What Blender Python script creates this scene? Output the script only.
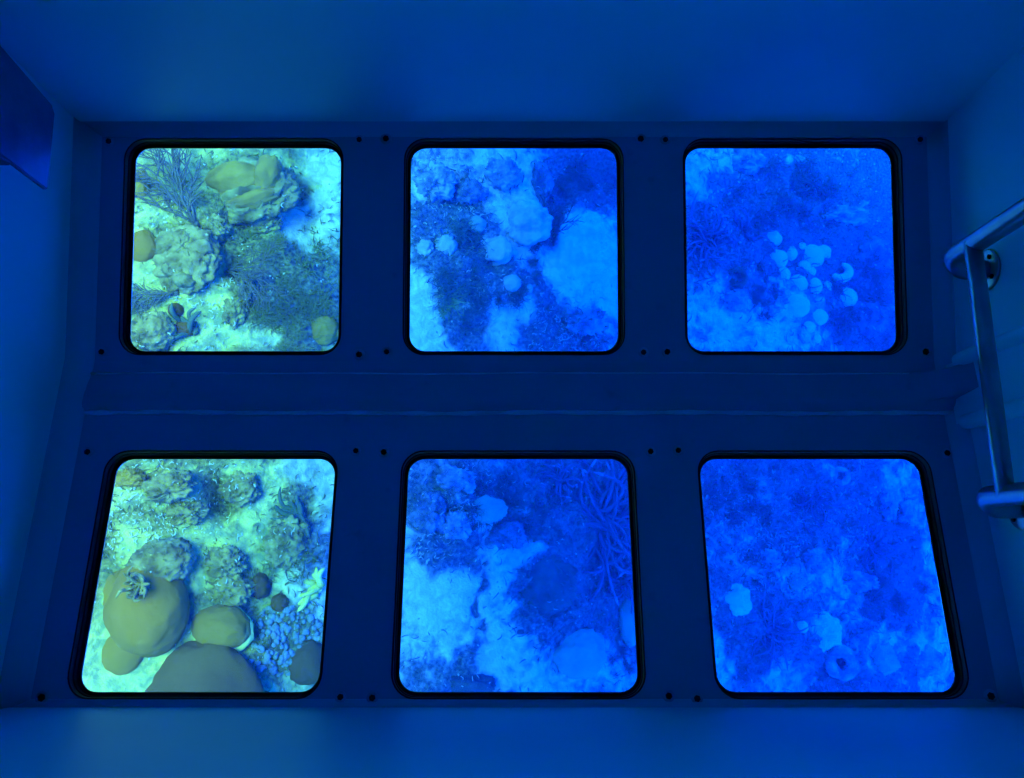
import bpy, bmesh, math, random
import numpy as np
from mathutils import Vector, Matrix, noise

for _o in list(bpy.data.objects):
    bpy.data.objects.remove(_o, do_unlink=True)
SC = bpy.context.scene
COL = SC.collection

# ---------------------------------------------------------------- camera
FPX = 770.0                       # focal length in pixels of a 1024 x 778 frame
PITCH = math.radians(11.25)
CP, SP = math.cos(PITCH), math.sin(PITCH)

def pane_yz(v, depth):
    """camera-relative (y, z) of image row v at the given depth."""
    y = -(v - 389.0) / FPX * depth
    return (y * CP + depth * SP, y * SP - depth * CP)

RECESS = 0.025
def line(p, q):
    p, q = Vector(p), Vector(q)
    t = (p - q).normalized()
    if t.x < 0: t = -t
    n = Vector((-t.y, t.x))
    return p, t, n
_u0, _ut, _un = line(pane_yz(155, 1.695), pane_yz(340, 1.670))
_l0, _lt, _ln = line(pane_yz(465, 1.594), pane_yz(670, 1.464))
_u0 = _u0 + _un * RECESS
_l0 = _l0 + _ln * RECESS
# keel crease of the two floor planes
_den = _ut.x * _lt.y - _ut.y * _lt.x
_k = ((_l0.x - _u0.x) * _lt.y - (_l0.y - _u0.y) * _lt.x) / _den
_keel = _u0 + _ut * _k
CAM = Vector((0.0, 0.0, -_keel.y))
KEEL_Y = _keel.x

cam_data = bpy.data.cameras.new('camera')
cam_data.sensor_fit = 'HORIZONTAL'
cam_data.sensor_width = 36.0
cam_data.lens = FPX / 1024.0 * 36.0
cam_data.clip_start = 0.02
cam_data.clip_end = 200
cam = bpy.data.objects.new('camera', cam_data)
cam.location = CAM
cam.rotation_euler = (PITCH, 0, 0)
COL.objects.link(cam)
SC.camera = cam

# ---------------------------------------------------------------- light and exposure
SC.view_settings.view_transform = 'Standard'
SC.view_settings.look = 'None'
SC.view_settings.gamma = 1.0
SC.view_settings.use_curve_mapping = False
SC.view_settings.exposure = 0.14

world = bpy.data.worlds.new('sea_light')
SC.world = world
world.use_nodes = True
_bg = world.node_tree.nodes['Background']
_bg.inputs['Color'].default_value = (0.0, 0.105, 1.0, 1)
_bg.inputs['Strength'].default_value = 9.5

sun_data = bpy.data.lights.new('sun', 'SUN')
sun_data.energy = 27.0
sun_data.color = (1.0, 0.46, 0.02)
sun_data.angle = math.radians(40)
sun = bpy.data.objects.new('sun', sun_data)
_sd = Vector((0.10, -0.05, -1.0)).normalized()       # travels down and to the right
sun.rotation_euler = _sd.to_track_quat('-Z', 'Y').to_euler()
sun.location = (-4, 1, 8)
COL.objects.link(sun)

SC.cycles.max_bounces = 10
SC.cycles.diffuse_bounces = 5
SC.cycles.transparent_max_bounces = 12
SC.cycles.volume_bounces = 1
SC.cycles.use_denoising = True

# ---------------------------------------------------------------- helpers
def link(o, parent=None):
    COL.objects.link(o)
    if parent: o.parent = parent
    return o

def tag(o, label=None, cat=None, group=None, kind=None):
    if label: o['label'] = label
    if cat: o['category'] = cat
    if group: o['group'] = group
    if kind: o['kind'] = kind
    return o

def obj(name, bm, mat, parent=None, smooth=True):
    me = bpy.data.meshes.new(name)
    bmesh.ops.recalc_face_normals(bm, faces=bm.faces[:])
    bm.to_mesh(me); bm.free()
    if smooth:
        me.shade_smooth()
    me.materials.append(mat)
    return link(bpy.data.objects.new(name, me), parent)

def raw(name, verts, faces, mat, parent=None, smooth=True):
    me = bpy.data.meshes.new(name)
    me.from_pydata([tuple(v) for v in verts], [], faces)
    me.update()
    if smooth: me.shade_smooth()
    me.materials.append(mat)
    return link(bpy.data.objects.new(name, me), parent)

def empty(name, loc=(0, 0, 0)):
    o = bpy.data.objects.new(name, None)
    o.empty_display_size = 0.05
    o.location = loc
    return link(o)

def dup(root, loc=None, rz=None, scale=None):
    r = root.copy(); COL.objects.link(r)
    if loc is not None: r.location = loc
    if rz is not None: r.rotation_euler = (r.rotation_euler[0], r.rotation_euler[1], rz)
    if scale is not None: r.scale = (scale,) * 3 if not hasattr(scale, '__len__') else scale
    for ch in list(root.children):
        c = ch.copy(); COL.objects.link(c); c.parent = r
        for g in list(ch.children):
            d = g.copy(); COL.objects.link(d); d.parent = c
    return r

def tube_into(bm, pts, rad, sides=8, cap=True):
    pts = [Vector(p) for p in pts]
    if not hasattr(rad, '__len__'): rad = [rad] * len(pts)
    rings = []
    up = None
    for i, p in enumerate(pts):
        d = (pts[min(i + 1, len(pts) - 1)] - pts[max(i - 1, 0)])
        if d.length < 1e-9: d = Vector((0, 0, 1))
        d.normalize()
        if up is None:
            up = d.orthogonal().normalized()
        else:
            up = (up - d * up.dot(d))
            up = up.normalized() if up.length > 1e-6 else d.orthogonal().normalized()
        w = d.cross(up)
        rings.append([bm.verts.new(p + (up * math.cos(2 * math.pi * k / sides) + w * math.sin(2 * math.pi * k / sides)) * rad[i]) for k in range(sides)])
    for a, b in zip(rings, rings[1:]):
        for k in range(sides):
            bm.faces.new((a[k], a[(k + 1) % sides], b[(k + 1) % sides], b[k]))
    if cap:
        bm.faces.new(rings[0][::-1]); bm.faces.new(rings[-1])

def round_end(pts, r, rr=None, n=4):
    """radii list that rounds off both ends of a tube of points."""
    return pts

# ---------------------------------------------------------------- node materials
def mat_new(name):
    m = bpy.data.materials.new(name)
    m.use_nodes = True
    nt = m.node_tree
    nt.nodes.clear()
    return m, nt, nt.nodes, nt.links

def surf_mat(name, c1, c2, scale=8.0, rough=0.6, bump=0.3, bscale=None, detail=6, metallic=0.0, lo=0.35, hi=0.65, c3=None, s3=60.0, a3=0.5, spec=0.3, bdist=0.01):
    """two-tone noise material with bump; c3 adds fine flecks."""
    m, nt, N, L = mat_new(name)
    out = N.new('ShaderNodeOutputMaterial')
    bs = N.new('ShaderNodeBsdfPrincipled')
    tc = N.new('ShaderNodeTexCoord')
    no = N.new('ShaderNodeTexNoise'); no.inputs['Scale'].default_value = scale; no.inputs['Detail'].default_value = detail
    cr = N.new('ShaderNodeValToRGB')
    cr.color_ramp.elements[0].position = lo; cr.color_ramp.elements[0].color = (*c1, 1)
    cr.color_ramp.elements[1].position = hi; cr.color_ramp.elements[1].color = (*c2, 1)
    L.new(tc.outputs['Object'], no.inputs['Vector'])
    L.new(no.outputs['Fac'], cr.inputs['Fac'])
    col = cr.outputs['Color']
    if c3 is not None:
        n3 = N.new('ShaderNodeTexNoise'); n3.inputs['Scale'].default_value = s3; n3.inputs['Detail'].default_value = 3
        r3 = N.new('ShaderNodeValToRGB')
        r3.color_ramp.elements[0].position = a3; r3.color_ramp.elements[1].position = a3 + 0.12
        L.new(tc.outputs['Object'], n3.inputs['Vector']); L.new(n3.outputs['Fac'], r3.inputs['Fac'])
        mx = N.new('ShaderNodeMix'); mx.data_type = 'RGBA'
        mx.inputs['B'].default_value = (*c3, 1) if False else (0, 0, 0, 1)
        mx.inputs[7].default_value = (*c3, 1)
        L.new(r3.outputs['Color'], mx.inputs[0]); L.new(col, mx.inputs[6])
        col = mx.outputs[2]
    L.new(col, bs.inputs['Base Color'])
    bs.inputs['Roughness'].default_value = rough
    bs.inputs['Metallic'].default_value = metallic
    bs.inputs['Specular IOR Level'].default_value = spec
    if bump > 0:
        nb = N.new('ShaderNodeTexNoise'); nb.inputs['Scale'].default_value = bscale or scale * 3; nb.inputs['Detail'].default_value = 5
        bp = N.new('ShaderNodeBump'); bp.inputs['Strength'].default_value = bump; bp.inputs['Distance'].default_value = bdist
        L.new(tc.outputs['Object'], nb.inputs['Vector']); L.new(nb.outputs['Fac'], bp.inputs['Height'])
        L.new(bp.outputs['Normal'], bs.inputs['Normal'])
    L.new(bs.outputs['BSDF'], out.inputs['Surface'])
    return m

M = {}
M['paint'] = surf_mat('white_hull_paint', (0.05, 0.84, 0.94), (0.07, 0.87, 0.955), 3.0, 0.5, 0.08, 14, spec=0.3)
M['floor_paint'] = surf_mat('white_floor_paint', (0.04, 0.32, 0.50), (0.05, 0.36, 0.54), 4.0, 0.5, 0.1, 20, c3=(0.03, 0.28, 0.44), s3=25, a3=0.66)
M['cove'] = surf_mat('cove_shade_step', (0.05, 0.52, 0.68), (0.06, 0.56, 0.72), 3.5, 0.5, 0.08, 14, spec=0.3)  # middle tone that paints the shade gradient between wall and floor
M['deck'] = surf_mat('grey_deck_paint', (0.10, 0.13, 0.16), (0.14, 0.17, 0.2), 5.0, 0.7, 0.1)
M['rubber'] = surf_mat('black_rubber', (0.004, 0.004, 0.006), (0.008, 0.008, 0.01), 30, 0.45, 0.05, spec=0.25)
M['bolt'] = surf_mat('rusty_dark_steel', (0.015, 0.012, 0.012), (0.05, 0.035, 0.03), 60, 0.6, 0.2, metallic=0.3)
M['washer'] = surf_mat('stained_paint_ring', (0.06, 0.26, 0.40), (0.10, 0.42, 0.62), 40, 0.6, 0.1)
M['steel'] = surf_mat('brushed_steel_tube', (0.26, 0.34, 0.42), (0.36, 0.43, 0.50), 25, 0.28, 0.05, metallic=0.9, spec=0.5)
M['plate'] = surf_mat('weathered_metal_plate', (0.05, 0.12, 0.25), (0.14, 0.24, 0.42), 7, 0.34, 0.3, 12, metallic=0.75, spec=0.5)

def glass_mat():
    m, nt, N, L = mat_new('window_glass')
    out = N.new('ShaderNodeOutputMaterial')
    tr = N.new('ShaderNodeBsdfTransparent'); tr.inputs['Color'].default_value = (0.95, 0.98, 0.98, 1)
    gl = N.new('ShaderNodeBsdfGlossy'); gl.inputs['Roughness'].default_value = 0.02
    fr = N.new('ShaderNodeFresnel'); fr.inputs['IOR'].default_value = 1.2
    mx = N.new('ShaderNodeMixShader')
    L.new(fr.outputs['Fac'], mx.inputs['Fac']); L.new(tr.outputs[0], mx.inputs[1]); L.new(gl.outputs[0], mx.inputs[2])
    L.new(mx.outputs[0], out.inputs['Surface'])
    return m
M['glass'] = glass_mat()

def water_mat():
    m, nt, N, L = mat_new('sea_water')
    out = N.new('ShaderNodeOutputMaterial')
    ab = N.new('ShaderNodeVolumeAbsorption'); ab.inputs['Color'].default_value = (0.0, 0.88, 0.992, 1); ab.inputs['Density'].default_value = 0.7
    sc = N.new('ShaderNodeVolumeScatter'); sc.inputs['Color'].default_value = (0.06, 0.40, 1.0, 1); sc.inputs['Density'].default_value = 0.042
    sc.inputs['Anisotropy'].default_value = 0.2
    ad = N.new('ShaderNodeAddShader')
    L.new(ab.outputs[0], ad.inputs[0]); L.new(sc.outputs[0], ad.inputs[1]); L.new(ad.outputs[0], out.inputs['Volume'])
    return m
M['water'] = water_mat()

# ---------------------------------------------------------------- the viewing well: floor planes
class Plane:
    """a hull floor plane: local (x, s, h) -> world; s runs along y, h up from the paint."""
    def __init__(self, t, n):
        self.t, self.n = t, n
    def __call__(self, x, s, h=0.0):
        p = self.t * s + self.n * h
        return Vector((x, KEEL_Y + p.x, p.y))
    def row(self, v, h=0.0):
        """s where image row v meets the plane raised by h."""
        dy, dz = (-(v - 389) / FPX) * CP + SP, (-(v - 389) / FPX) * SP - CP
        o = Vector((-KEEL_Y, CAM.z)) - self.n * h
        d = Vector((dy, dz))
        k = -o.dot(self.n) / d.dot(self.n)
        return (o + d * k).dot(self.t)
UP = Plane(_ut, _un)
LO = Plane(_lt, _ln)
S_TOP = UP.row(127)
S_BOT = LO.row(706)
XW = 0.93
TH = 0.034                                   # floor thickness
PANE_A, PANE_B = 0.236, 0.226
CXS = {'u': (-0.603, 0.004, 0.608), 'l': (-0.592, 0.012, 0.615)}
up_lo, up_hi = UP.row(351, -RECESS), UP.row(148, -RECESS)
lo_lo, lo_hi = LO.row(692, -RECESS), LO.row(459, -RECESS)
CEN = {'u': ((up_lo + up_hi) / 2, (up_hi - up_lo) / 2), 'l': ((lo_lo + lo_hi) / 2, (lo_hi - lo_lo) / 2)}
Y_BACK = UP(0, S_TOP).y
Y_FRONT = LO(0, S_BOT).y
Z_CEIL = CAM.z + 0.45

def rsq(hx, hy, r, n=8):
    """rounded rectangle loop, four arcs of n+1 points."""
    pts = []
    for q, (sx, sy) in enumerate(((1, 1), (-1, 1), (-1, -1), (1, -1))):
        for k in range(n + 1):
            a = math.pi / 2 * (q + k / n)
            pts.append((sx * (hx - r) + r * math.cos(a), sy * (hy - r) + r * math.sin(a)))
    return pts

def panel_faces(bm, P, cx, cs, hx, hs, r, rect, h_top, h_bot):
    """floor cell around one window hole, with thickness."""
    n = 8
    loop = rsq(hx, hs, r, n)
    x0, x1, s0, s1 = rect
    corner = ((x1, s1), (x0, s1), (x0, s0), (x1, s0))
    outer = []
    for i, (px, ps) in enumerate(loop):
        q, k = divmod(i, n + 1)
        c = corner[q]
        if k == n // 2: outer.append(c)
        elif (k < n // 2) == (q % 2 == 0): outer.append((c[0], cs + ps))
        else: outer.append((cx + px, c[1]))
    for h in (h_top, h_bot):
        a = [bm.verts.new(P(cx + p[0], cs + p[1], h)) for p in loop]
        b = [bm.verts.new(P(o[0], o[1], h)) for o in outer]
        m = len(a)
        for i in range(m):
            bm.faces.new((a[i], a[(i + 1) % m], b[(i + 1) % m], b[i]))
        if h == h_top: keep = a
        else:
            for i in range(m):
                bm.faces.new((keep[i], keep[(i + 1) % m], a[(i + 1) % m], a[i]))

bm = bmesh.new()
for P, key, s0, s1 in ((UP, 'u', 0.0, S_TOP + 0.04), (LO, 'l', S_BOT - 0.04, 0.0)):
    c, hs = CEN[key]
    CX = CXS[key]
    xs = [-XW - 0.04, -0.2975, 0.310, XW + 0.04]
    for i in range(3):
        panel_faces(bm, P, CX[i], c, PANE_A + 0.0005, hs + 0.0105, 0.0445, (xs[i], xs[i + 1], s0, s1), 0.0, -TH)
bmesh.ops.remove_doubles(bm, verts=bm.verts[:], dist=1e-5)
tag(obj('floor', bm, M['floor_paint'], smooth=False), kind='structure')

# windows: frame (rubber gasket and recess), pane, four bolts
def ring_profile(bm, P, cx, cs, prof):
    loops = []
    for (hx, hs, r, h) in prof:
        loops.append([bm.verts.new(P(cx + x, cs + s, h)) for x, s in rsq(hx, hs, r, 8)])
    m = len(loops[0])
    for a, b in zip(loops, loops[1:] + loops[:1]):
        for i in range(m):
            bm.faces.new((a[i], a[(i + 1) % m], b[(i + 1) % m], b[i]))

rng = random.Random(4)
wn = 0
for P, key in ((UP, 'u'), (LO, 'l')):
    c, hs = CEN[key]
    CX = CXS[key]
    for i in range(3):
        wn += 1
        root = empty('window_%d' % wn)
        tag(root, kind='structure')
        bm = bmesh.new()
        A, B, D = PANE_A, PANE_B, RECESS
        ring_profile(bm, P, CX[i], c, [
            (A + 0.002, hs + 0.012, 0.046, 0.0003), (A + 0.0012, hs + 0.0112, 0.045, 0.0012),
            (A - 0.001, hs + 0.009, 0.043, 0.0), (A - 0.001, hs + 0.009, 0.043, -D * 0.5), (A - 0.003, hs + 0.007, 0.041, -D * 0.55), (A - 0.003, hs + 0.007, 0.041, -D + 0.002),
            (B + 0.001, hs + 0.001, 0.035, -D), (B, hs, 0.034, -D - 0.002), (B + 0.007, hs + 0.007, 0.040, -D - 0.008), (B + 0.007, hs + 0.007, 0.040, -TH - 0.002), (A + 0.002, hs + 0.012, 0.046, -TH - 0.002)])
        obj('frame', bm, M['rubber'], root, smooth=False)
        bm = bmesh.new()
        lp = rsq(B + 0.0015, hs + 0.0015, 0.0355, 8)
        a = [bm.verts.new(P(CX[i] + x, c + s, -D - 0.0022)) for x, s in lp]
        b = [bm.verts.new(P(CX[i] + x, c + s, -D - 0.0075)) for x, s in lp]
        bm.faces.new(a); bm.faces.new(b[::-1])
        for k in range(len(a)): bm.faces.new((a[k], a[(k + 1) % len(a)], b[(k + 1) % len(a)], b[k]))
        obj('pane', bm, M['glass'], root, smooth=False)
        for sx in (-1, 1):
            for ss in (-1, 1):
                bx = CX[i] + sx * (0.274 + rng.uniform(-0.004, 0.004))
                bs_ = c + ss * (hs + 0.008 + rng.uniform(-0.004, 0.004))
                base, nrm = P(bx, bs_, 0.0), Vector((0, P.n.x, P.n.y))
                bm = bmesh.new()
                R = rng.uniform(0.0068, 0.0086)
                tube_into(bm, [base - nrm * 0.004, base + nrm * 0.0012, base + nrm * 0.002], [R * 1.5, R * 1.5, R * 1.35], 20)
                w = obj('washer', bm, M['washer'], None)
                bm = bmesh.new()
                tube_into(bm, [base, base + nrm * 0.004, base + nrm * 0.0058, base + nrm * 0.0064], [R * 0.85, R * 0.85, R * 0.6, R * 0.2], 6)
                bo = obj('bolt', bm, M['bolt'], root, smooth=False)
                w.parent = bo

# keel beam across the middle
bm = bmesh.new()
b_top = LO.row(374, 0)
b_lo = LO.row(403, 0.012)
b_end = LO.row(411, 0)
prof = [(LO, b_top + 0.008, -0.012), (LO, b_top + 0.004, 0.0006), (LO, b_top + 0.002, 0.005), (LO, b_top - 0.002, 0.0066), (LO, b_top - 0.006, 0.0070), (LO, (b_lo + b_top) * 0.5, 0.013), (LO, b_lo + 0.014, 0.021), (LO, b_lo + 0.007, 0.0215),
        (LO, b_lo + 0.001, 0.0195), (LO, b_lo - 0.004, 0.015), (LO, b_lo - 0.008, 0.009), (LO, b_end - 0.001, 0.004), (LO, b_end - 0.008, 0.0003), (LO, b_end - 0.010, -0.012)]
NX = 60
rows = []
for k in range(NX + 1):
    x = -XW - 0.02 + (2 * XW + 0.04) * k / NX
    wob = 0.0012 * math.sin(x * 7.0) + 0.0010 * math.sin(x * 17 + 1)
    e = min(1.0, max(0.0, (x + XW - 0.02) / 0.10)); e = e * e * (3 - 2 * e)      # fades into the left wall
    rows.append([bm.verts.new(Q(x, s + wob * (1 if j > 5 else 0.4), h * e if h > 0 else h)) for j, (Q, s, h) in enumerate(prof)])
for a, b in zip(rows, rows[1:]):
    for j in range(len(prof)):
        j2 = (j + 1) % len(prof)
        bm.faces.new((a[j], b[j], b[j2], a[j2]))
bm.faces.new(rows[0]); bm.faces.new(rows[-1][::-1])
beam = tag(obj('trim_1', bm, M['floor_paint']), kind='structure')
bm = bmesh.new(); rows = []               # curved gusset that turns the beam up the right wall
for k in range(11):
    a = math.pi / 2 * k / 10
    x, h = XW - 0.012 - 0.085 + 0.085 * math.sin(a), 0.018 + 0.085 * (1 - math.cos(a))
    r0, r1 = LO(x, b_lo + 0.004, h), LO(x, b_top - 0.004, h)
    rows.append([bm.verts.new(r0), bm.verts.new(r1), bm.verts.new((XW, r1.y, r1.z - 0.02)), bm.verts.new((XW, r0.y, r0.z - 0.02))])
for a, b in zip(rows, rows[1:]):
    for j in range(4): bm.faces.new((a[j], b[j], b[(j + 1) % 4], a[(j + 1) % 4]))
bm.faces.new(rows[0]); bm.faces.new(rows[-1][::-1])
obj('gusset', bm, M['floor_paint'], beam, smooth=False)
M['edge_highlight'] = surf_mat('painted_edge_highlight', (0.16, 0.62, 0.80), (0.22, 0.74, 0.90), 18, 0.35, 0.1, spec=0.5)
for (Q, s_, h_, r_) in ((LO, b_top - 0.001, 0.0066, 0.0017), (LO, b_end - 0.004, 0.0012, 0.0048)):  # pale beads added to paint the highlight along both beam edges
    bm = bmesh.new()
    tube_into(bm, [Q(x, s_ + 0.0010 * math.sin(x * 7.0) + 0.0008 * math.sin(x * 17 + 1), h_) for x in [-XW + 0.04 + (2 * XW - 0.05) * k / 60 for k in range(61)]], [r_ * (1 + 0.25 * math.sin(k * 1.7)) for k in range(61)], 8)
    tag(obj('highlight_bead', bm, M['edge_highlight'], beam), 'pale bead added as the edge highlight of the beam')

# walls
def box_into(bm, x0, x1, y0, y1, z0, z1):
    v = [bm.verts.new(p) for p in ((x0, y0, z0), (x1, y0, z0), (x1, y1, z0), (x0, y1, z0), (x0, y0, z1), (x1, y0, z1), (x1, y1, z1), (x0, y1, z1))]
    for f in ((0, 3, 2, 1), (4, 5, 6, 7), (0, 1, 5, 4), (1, 2, 6, 5), (2, 3, 7, 6), (3, 0, 4, 7)):
        bm.faces.new([v[i] for i in f])

zb, zf = UP(0, S_TOP).z, LO(0, S_BOT).z
for nm, bx in (('wall_left', (-XW - 0.06, -XW, Y_FRONT - 0.06, Y_BACK + 0.06, -0.06, Z_CEIL + 0.02)),
               ('wall_right', (XW, XW + 0.06, Y_FRONT - 0.06, Y_BACK + 0.06, -0.06, Z_CEIL + 0.02)),
               ('wall_back', (-XW, XW, Y_BACK, Y_BACK + 0.06, zb - 0.06, Z_CEIL + 0.02)),
               ('wall_front', (-XW, XW, Y_FRONT - 0.06, Y_FRONT, zf - 0.06, Z_CEIL + 0.02))):
    bm = bmesh.new(); box_into(bm, *bx)
    tag(obj(nm, bm, M['paint'], smooth=False), kind='structure')
bm = bmesh.new(); box_into(bm, -XW - 0.1, XW + 0.1, Y_FRONT - 0.1, Y_BACK + 0.1, Z_CEIL, Z_CEIL + 0.05)
tag(obj('ceiling', bm, M['paint'], smooth=False), kind='structure')

# coves where floor and walls meet
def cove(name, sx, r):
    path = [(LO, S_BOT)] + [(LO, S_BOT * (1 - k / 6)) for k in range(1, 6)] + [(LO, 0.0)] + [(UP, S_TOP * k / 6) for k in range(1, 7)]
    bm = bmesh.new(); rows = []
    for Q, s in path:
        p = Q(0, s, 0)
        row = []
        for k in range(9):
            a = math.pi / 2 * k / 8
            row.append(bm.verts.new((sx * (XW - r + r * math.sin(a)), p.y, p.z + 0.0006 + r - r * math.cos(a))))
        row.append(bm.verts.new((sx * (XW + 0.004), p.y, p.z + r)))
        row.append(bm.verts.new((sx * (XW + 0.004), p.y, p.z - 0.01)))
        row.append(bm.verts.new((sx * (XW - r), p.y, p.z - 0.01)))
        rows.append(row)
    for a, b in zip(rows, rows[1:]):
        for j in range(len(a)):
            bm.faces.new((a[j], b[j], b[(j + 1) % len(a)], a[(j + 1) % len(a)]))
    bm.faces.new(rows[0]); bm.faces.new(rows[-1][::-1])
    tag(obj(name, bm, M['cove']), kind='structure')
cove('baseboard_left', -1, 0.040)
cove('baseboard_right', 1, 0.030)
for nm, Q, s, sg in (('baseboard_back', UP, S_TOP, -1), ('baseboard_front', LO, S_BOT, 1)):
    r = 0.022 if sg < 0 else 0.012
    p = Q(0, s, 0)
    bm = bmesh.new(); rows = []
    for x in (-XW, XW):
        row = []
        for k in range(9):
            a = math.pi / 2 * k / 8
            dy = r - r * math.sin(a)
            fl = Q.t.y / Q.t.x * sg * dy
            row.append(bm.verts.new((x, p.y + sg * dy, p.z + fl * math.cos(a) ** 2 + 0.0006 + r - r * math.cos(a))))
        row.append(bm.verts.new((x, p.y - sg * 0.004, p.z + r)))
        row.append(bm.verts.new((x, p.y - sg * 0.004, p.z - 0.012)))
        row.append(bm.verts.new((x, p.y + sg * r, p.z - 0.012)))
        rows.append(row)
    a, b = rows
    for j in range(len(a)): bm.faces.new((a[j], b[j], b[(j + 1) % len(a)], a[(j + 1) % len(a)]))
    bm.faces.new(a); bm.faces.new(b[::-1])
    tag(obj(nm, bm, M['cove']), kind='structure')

def ray(u, v):
    x, y = (u - 512) / FPX, -(v - 389) / FPX
    return Vector((x, y * CP + SP, y * SP - CP))
def at_x(u, v, x):
    d = ray(u, v)
    return CAM + d * (x / d.x)

# frame rib that carries the keel beam on up the right wall, with rounded edges
y0, y1 = at_x(985, 418, XW).y, at_x(985, 352, XW).y
z_r = LO(0, -0.03).z
bm = bmesh.new()
box_into(bm, XW - 0.012, XW + 0.004, y0, y1, z_r + 0.004, Z_CEIL)
obj_rib = obj('trim_2', bm, M['paint'], smooth=False)
tag(obj_rib, kind='structure')
for yy in (y0, y1):
    bm = bmesh.new()
    R = 0.016
    zz0 = 0.045
    pts = [(XW - 0.010, yy, zz0 + R * (1 - math.cos(a))) for a in (0, 0.4, 0.8, 1.2, math.pi / 2)] + [(XW - 0.010, yy, 0.4), (XW - 0.010, yy, Z_CEIL)]
    rad = [0.001] + [R * math.sin(a) for a in (0.4, 0.8, 1.2, math.pi / 2)] + [R, R]
    tube_into(bm, pts, rad, 16)
    obj('edge_bead', bm, M['paint'], obj_rib)

# ---------------------------------------------------------------- ladder on the right wall
lad = empty('ladder', (XW, (at_x(985, 268, XW).y + at_x(1020, 508, XW).y) / 2, at_x(985, 268, XW).z))
tag(lad, 'steel tube ladder bolted to the right wall by round flanges', 'ladder')
inv = Matrix.Translation(-lad.location)
def lad_part(name, bm, mat, parent=None):
    bm.transform(inv)
    return obj(name, bm, mat, parent or lad)
XT = 0.853
for (fu, fv) in ((988, 270), (1023, 508)):
    f = at_x(fu, fv, XW)
    rb = 0.036
    ys = f.y + 0.019
    pts = [(XW - 0.001, f.y, f.z), (XW - 0.014, f.y, f.z)]
    for k in range(0, 10):
        a = math.pi / 2 * k / 9
        pts.append((XT + rb - rb * math.sin(a), f.y + 0.019 * math.sin(a) ** 2, f.z + rb - rb * math.cos(a)))
    top = CAM.z + 0.12
    for k in range(1, 9): pts.append((XT, ys, f.z + rb + (top - f.z - rb) * k / 8))
    for k in range(1, 10):
        a = math.pi / 2 * k / 9
        pts.append((XT + rb - rb * math.cos(a), ys - 0.019 * (k / 9) ** 2, top + rb * math.sin(a)))
    pts.append((XW - 0.001, f.y, top + rb))
    bm = bmesh.new(); tube_into(bm, pts, 0.0190, 20)
    lad_part('stile', bm, M['steel'])
    for zz in (f.z, top + rb):
        bm = bmesh.new()
        tube_into(bm, [(XW - 0.0002, f.y, zz), (XW - 0.005, f.y, zz), (XW - 0.0064, f.y, zz), (XW - 0.0066, f.y, zz)], [0.040, 0.040, 0.038, 0.018], 36)
        fl = lad_part('flange', bm, M['steel'])
        for k in range(4):
            a = math.pi / 4 + math.pi / 2 * k
            bm = bmesh.new()
            cy, cz = f.y + 0.028 * math.cos(a), zz + 0.028 * math.sin(a)
            tube_into(bm, [(XW - 0.005, cy, cz), (XW - 0.009, cy, cz), (XW - 0.010, cy, cz)], [0.005, 0.005, 0.003], 10)
            lad_part('screw', bm, M['bolt'], fl)
yA, yB = at_x(988, 270, XW).y + 0.019, at_x(1023, 508, XW).y + 0.019
zz1 = at_x(988, 270, XW).z + 0.090
zz2 = at_x(1023, 508, XW).z + 0.082
bm = bmesh.new()
tube_into(bm, [(XT - 0.004, yA + 0.004, zz1), (XT - 0.004, (yA + yB) / 2, (zz1 + zz2) / 2), (XT - 0.004, yB - 0.004, zz2)], 0.0152, 18)
lad_part('rung', bm, M['steel'])

# ---------------------------------------------------------------- metal bracket on the left wall
XB = -0.835
c1, c2, c3 = at_x(56, 108, XB), at_x(48, 190, XB), at_x(15, 163, XB)
br = empty('wall_bracket', (XB, (c1.y + c2.y) / 2, c1.z))
tag(br, 'brushed metal plate bracket standing off the left wall, upper left corner', 'bracket')
inv = Matrix.Translation(-br.location)
bm = bmesh.new()
zlow1, zlow2, ztop = c1.z, c2.z, CAM.z - 0.25
ch = 0.012
c0 = at_x(0, 43, XB)
yt = c1.y + (c0.y - c1.y) / (c0.z - zlow1) * (ztop - zlow1)
face = [(c1.y, zlow1 + ch), (c1.y - ch, zlow1), (c2.y, zlow2), (c2.y, ztop), (yt, ztop)]
a = [bm.verts.new((XB, y, z)) for y, z in face]
b = [bm.verts.new((XB - 0.010, y, z)) for y, z in face]
bm.faces.new(a); bm.faces.new(b[::-1])
for k in range(5): bm.faces.new((a[k], a[(k + 1) % 5], b[(k + 1) % 5], b[k]))
bmesh.ops.bevel(bm, geom=bm.edges[:], offset=0.002, segments=2, affect='EDGES')
bm.transform(inv)
obj('plate', bm, M['plate'], br, smooth=False)
bm = bmesh.new()
box_into(bm, -XW - 0.002, XB - 0.009, c2.y - 0.001, c1.y - 0.05, c3.z, ztop - 0.05)
bm.transform(inv)
obj('arm', bm, M['plate'], br, smooth=False)
for k in range(3):
    bm = bmesh.new()
    yy, zz = c1.y - 0.035, c1.z + 0.18 + 0.22 * k
    tube_into(bm, [(XB - 0.001, yy, zz), (XB + 0.003, yy, zz), (XB + 0.004, yy, zz)], [0.007, 0.007, 0.004], 6)
    bm.transform(inv)
    obj('bolt', bm, M['bolt'], br, smooth=False)

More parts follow.
